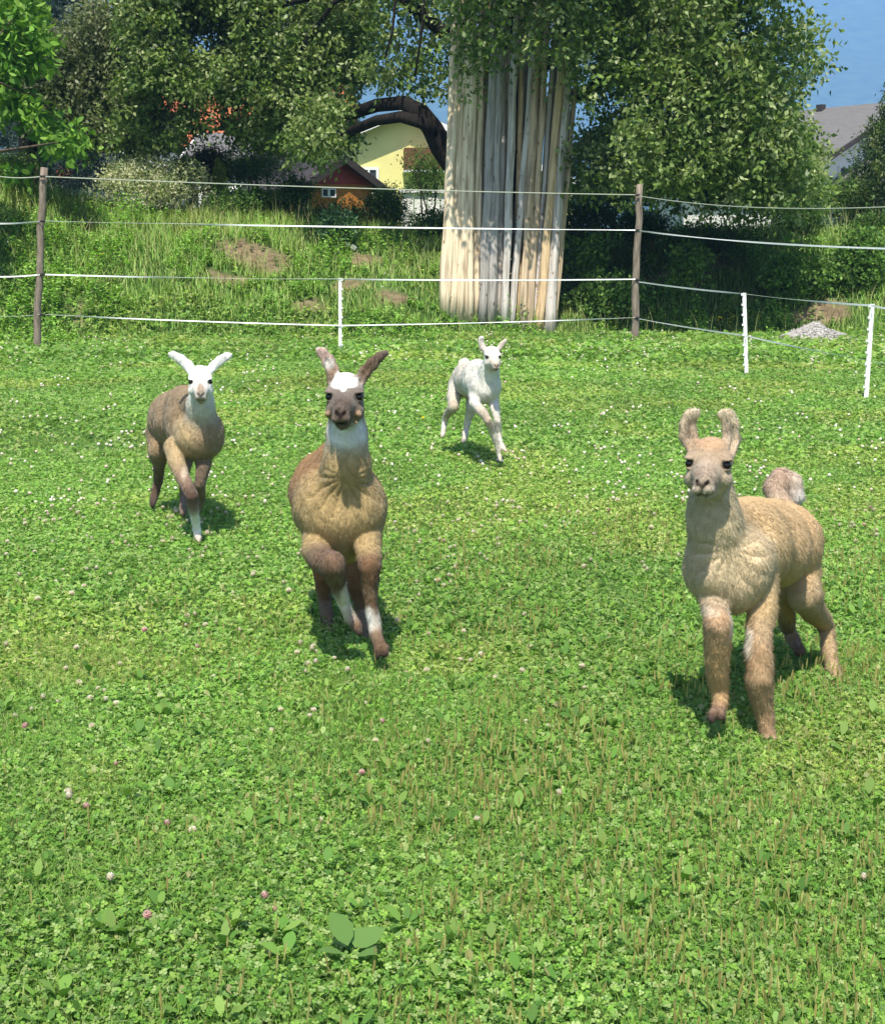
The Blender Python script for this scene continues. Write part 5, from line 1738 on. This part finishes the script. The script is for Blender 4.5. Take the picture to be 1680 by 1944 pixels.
B.chain([(J(334, 850, .12), .080), (J(336, 880, .02), .056), (J(352, 915, -.08), .045), (J(365, 940, -.14), .043), (J(367, 958, -.12), .036), (J(371, 985, -.06), .027), (J(374, 1005, -.03), .028), (J(377, 1020, -.05), .026), (J(378, 1027, -.07), .015)], G2, .02,
        cols=[G2, G2, (.25, .17, .12), (.11, .07, .05), (.24, .17, .13), WB, WB, (.70, .62, .52), (.45, .34, .26)])
B.paint.append((J(372, 992, -.05), np.array([.06, .1, .055]), None, WB, .3, .9))
B.paint.append((J(350, 893, -.08), np.array([.016, .05, .05]), None, (.62, .50, .38), .5, .7))
B.chain([(J(388, 850, .16), .080), (J(386, 885, .08), .052), (J(379, 920, .06), .036), (J(383, 945, .16), .028), (J(378, 965, .26), .024), (J(376, 975, .30), .018)], G3, .02,
        cols=[G1, G3, G3, G3, (.3, .24, .2), HOOF])
B.chain([(J(306, 820, .84), .11), (J(303, 856, .76), .085), (J(303, 885, .80), .042), (J(300, 915, .92), .034), (J(294, 940, .90), .030), (J(291, 954, .86), .028), (J(290, 960, .84), .018)], G3, .03,
        cols=[G1, G1, G3, (.14, .09, .06), (.13, .085, .06), (.07, .05, .04), HOOF])
B.chain([(J(352, 820, .84), .11), (J(350, 868, .70), .07), (J(348, 905, .66), .040), (J(350, 935, .78), .030), (J(348, 962, .60), .026), (J(348, 975, .52), .024)], G3, .03)
B.chain([(J(318, 762, .98), .04), (J(314, 768, 1.06), .045), (J(314, 790, 1.08), .03)], G1, .03)
B.paint.append((L_(0, .115, -.030), np.array([.018, .05, .034]), B.R, (.33, .24, .17), .3, .9))
B.paint.append((L_(.050, .02, .022), np.array([.014, .03, .010]), B.R, (.35, .27, .2), .4, .7))
B.build('young_llama', 'grey brown young llama with white head and white outstretched ears at the left', 'young llamas running in the meadow', eyes, 60000, .009)

# ---- D: white llama at the back
W1 = (.58, .53, .45); W2 = (.66, .63, .56); W3 = (.50, .42, .33)
B = Beast(10.0, .008)
J = B.J
eyes = head(B, J(934, 676, -.05), .22, .04, .92, (.72, .68, .60), (.58, .50, .40), (.74, .70, .62), W2, (.62, .58, .50), (.42, .34, .30), eyer=.0125)
L_ = B.L
ear(B, [(L_(-.042, -.02, .038), .018), (J(916, 660, 0), .026), (J(913, 651, 0), .025), (J(913, 644, .0), .021), (J(916, 641, -.01), .014)], fw, (.40, .32, .27), (.78, .74, .68))
ear(B, [(L_(.042, -.02, .038), .018), (J(949, 660, 0), .021), (J(954, 652, 0), .020), (J(959, 647, .0), .016), (J(961, 644, .0), .010)], fw, (.46, .36, .30), (.66, .58, .50))
B.cone(J(932, 684, .03), .050, J(929, 705, .05), .060, (.68, .70, .62), .03)
B.cone(J(929, 705, .05), .062, J(926, 728, .08), .085, (.66, .66, .58), .04)
B.ball(J(926, 738, .10), (.090, .12, .10), W2, .04)
B.ball(J(912, 738, .14), (.085, .13, .105), W2, .04)
B.ball(J(906, 722, .34), (.115, .21, .135), W2, .05)
B.ball(J(893, 720, .58), (.120, .20, .130), W1, .05)
B.ball(J(882, 722, .78), (.105, .15, .125), W1, .05)
B.cone(J(925, 702, .12), .05, J(905, 706, .36), .08, W2, .05)
B.chain([(J(903, 750, .10), .065), (J(900, 766, .0), .046), (J(918, 784, -.10), .040), (J(926, 798, -.12), .036), (J(936, 824, -.06), .028), (J(943, 842, -.05), .026), (J(947, 862, -.05), .024), (J(950, 874, -.08), .017)], W1, .018,
        cols=[W2, W2, W3, (.55, .42, .33), W1, W1, W1, (.60, .5, .4)])
B.chain([(J(934, 750, .12), .062), (J(939, 776, .04), .042), (J(944, 800, .0), .034), (J(946, 822, .02), .026), (J(950, 840, -.02), .024), (J(956, 852, -.06), .022), (J(961, 857, -.09), .014)], W1, .018,
        cols=[W2, W2, W1, W1, W1, (.60, .52, .42), (.42, .3, .2)])
B.chain([(J(868, 730, .78), .085), (J(861, 757, .62), .062), (J(860, 773, .56), .050), (J(851, 784, .70), .036), (J(844, 796, .80), .030), (J(843, 812, .76), .026), (J(841, 824, .72), .026), (J(839, 828, .69), .018)], W1, .025,
        cols=[W1, W1, W3, W3, W2, W2, W1, (.6, .5, .42)])
B.chain([(J(900, 745, .74), .080), (J(895, 775, .58), .052), (J(888, 796, .62), .034), (J(885, 815, .62), .028), (J(882, 832, .50), .026), (J(878, 838, .46), .018)], W1, .025,
        cols=[W1, W1, W2, W1, W1, (.25, .22, .2)])
B.chain([(J(876, 698, .90), .036), (J(877, 688, .94), .034), (J(884, 685, .94), .032), (J(889, 692, .92), .026)], W1, .03, cols=[W1, W1, (.74, .68, .6), W1])
B.paint.append((L_(0, .03, .070), np.array([.026, .04, .014]), B.R, (.42, .32, .26), .5, .7))
B.build('young_llama', 'white young llama in mid leap, furthest back in front of the pole bundle', 'young llamas running in the meadow', eyes, 34000, .009)

# ------------------------------------------------------------------ haze
m = bpy.data.materials.new('haze_air'); m.use_nodes = True
n = m.node_tree
for q in list(n.nodes):
    if q.type != 'OUTPUT_MATERIAL': n.nodes.remove(q)
pv = n.nodes.new('ShaderNodeVolumePrincipled')
pv.inputs['Color'].default_value = (.30, .52, .90, 1)
pv.inputs['Density'].default_value = .00047
pv.inputs['Anisotropy'].default_value = -.3
n.links.new(pv.outputs[0], n.nodes['Material Output'].inputs['Volume'])
mb = MB(); mb.box(-3700, 3700, -400, 4700, -4, 800)
hz = mb.build('haze', m)
tag(hz, 'thin blue haze in front of the distant mountain', 'haze', kind='stuff')
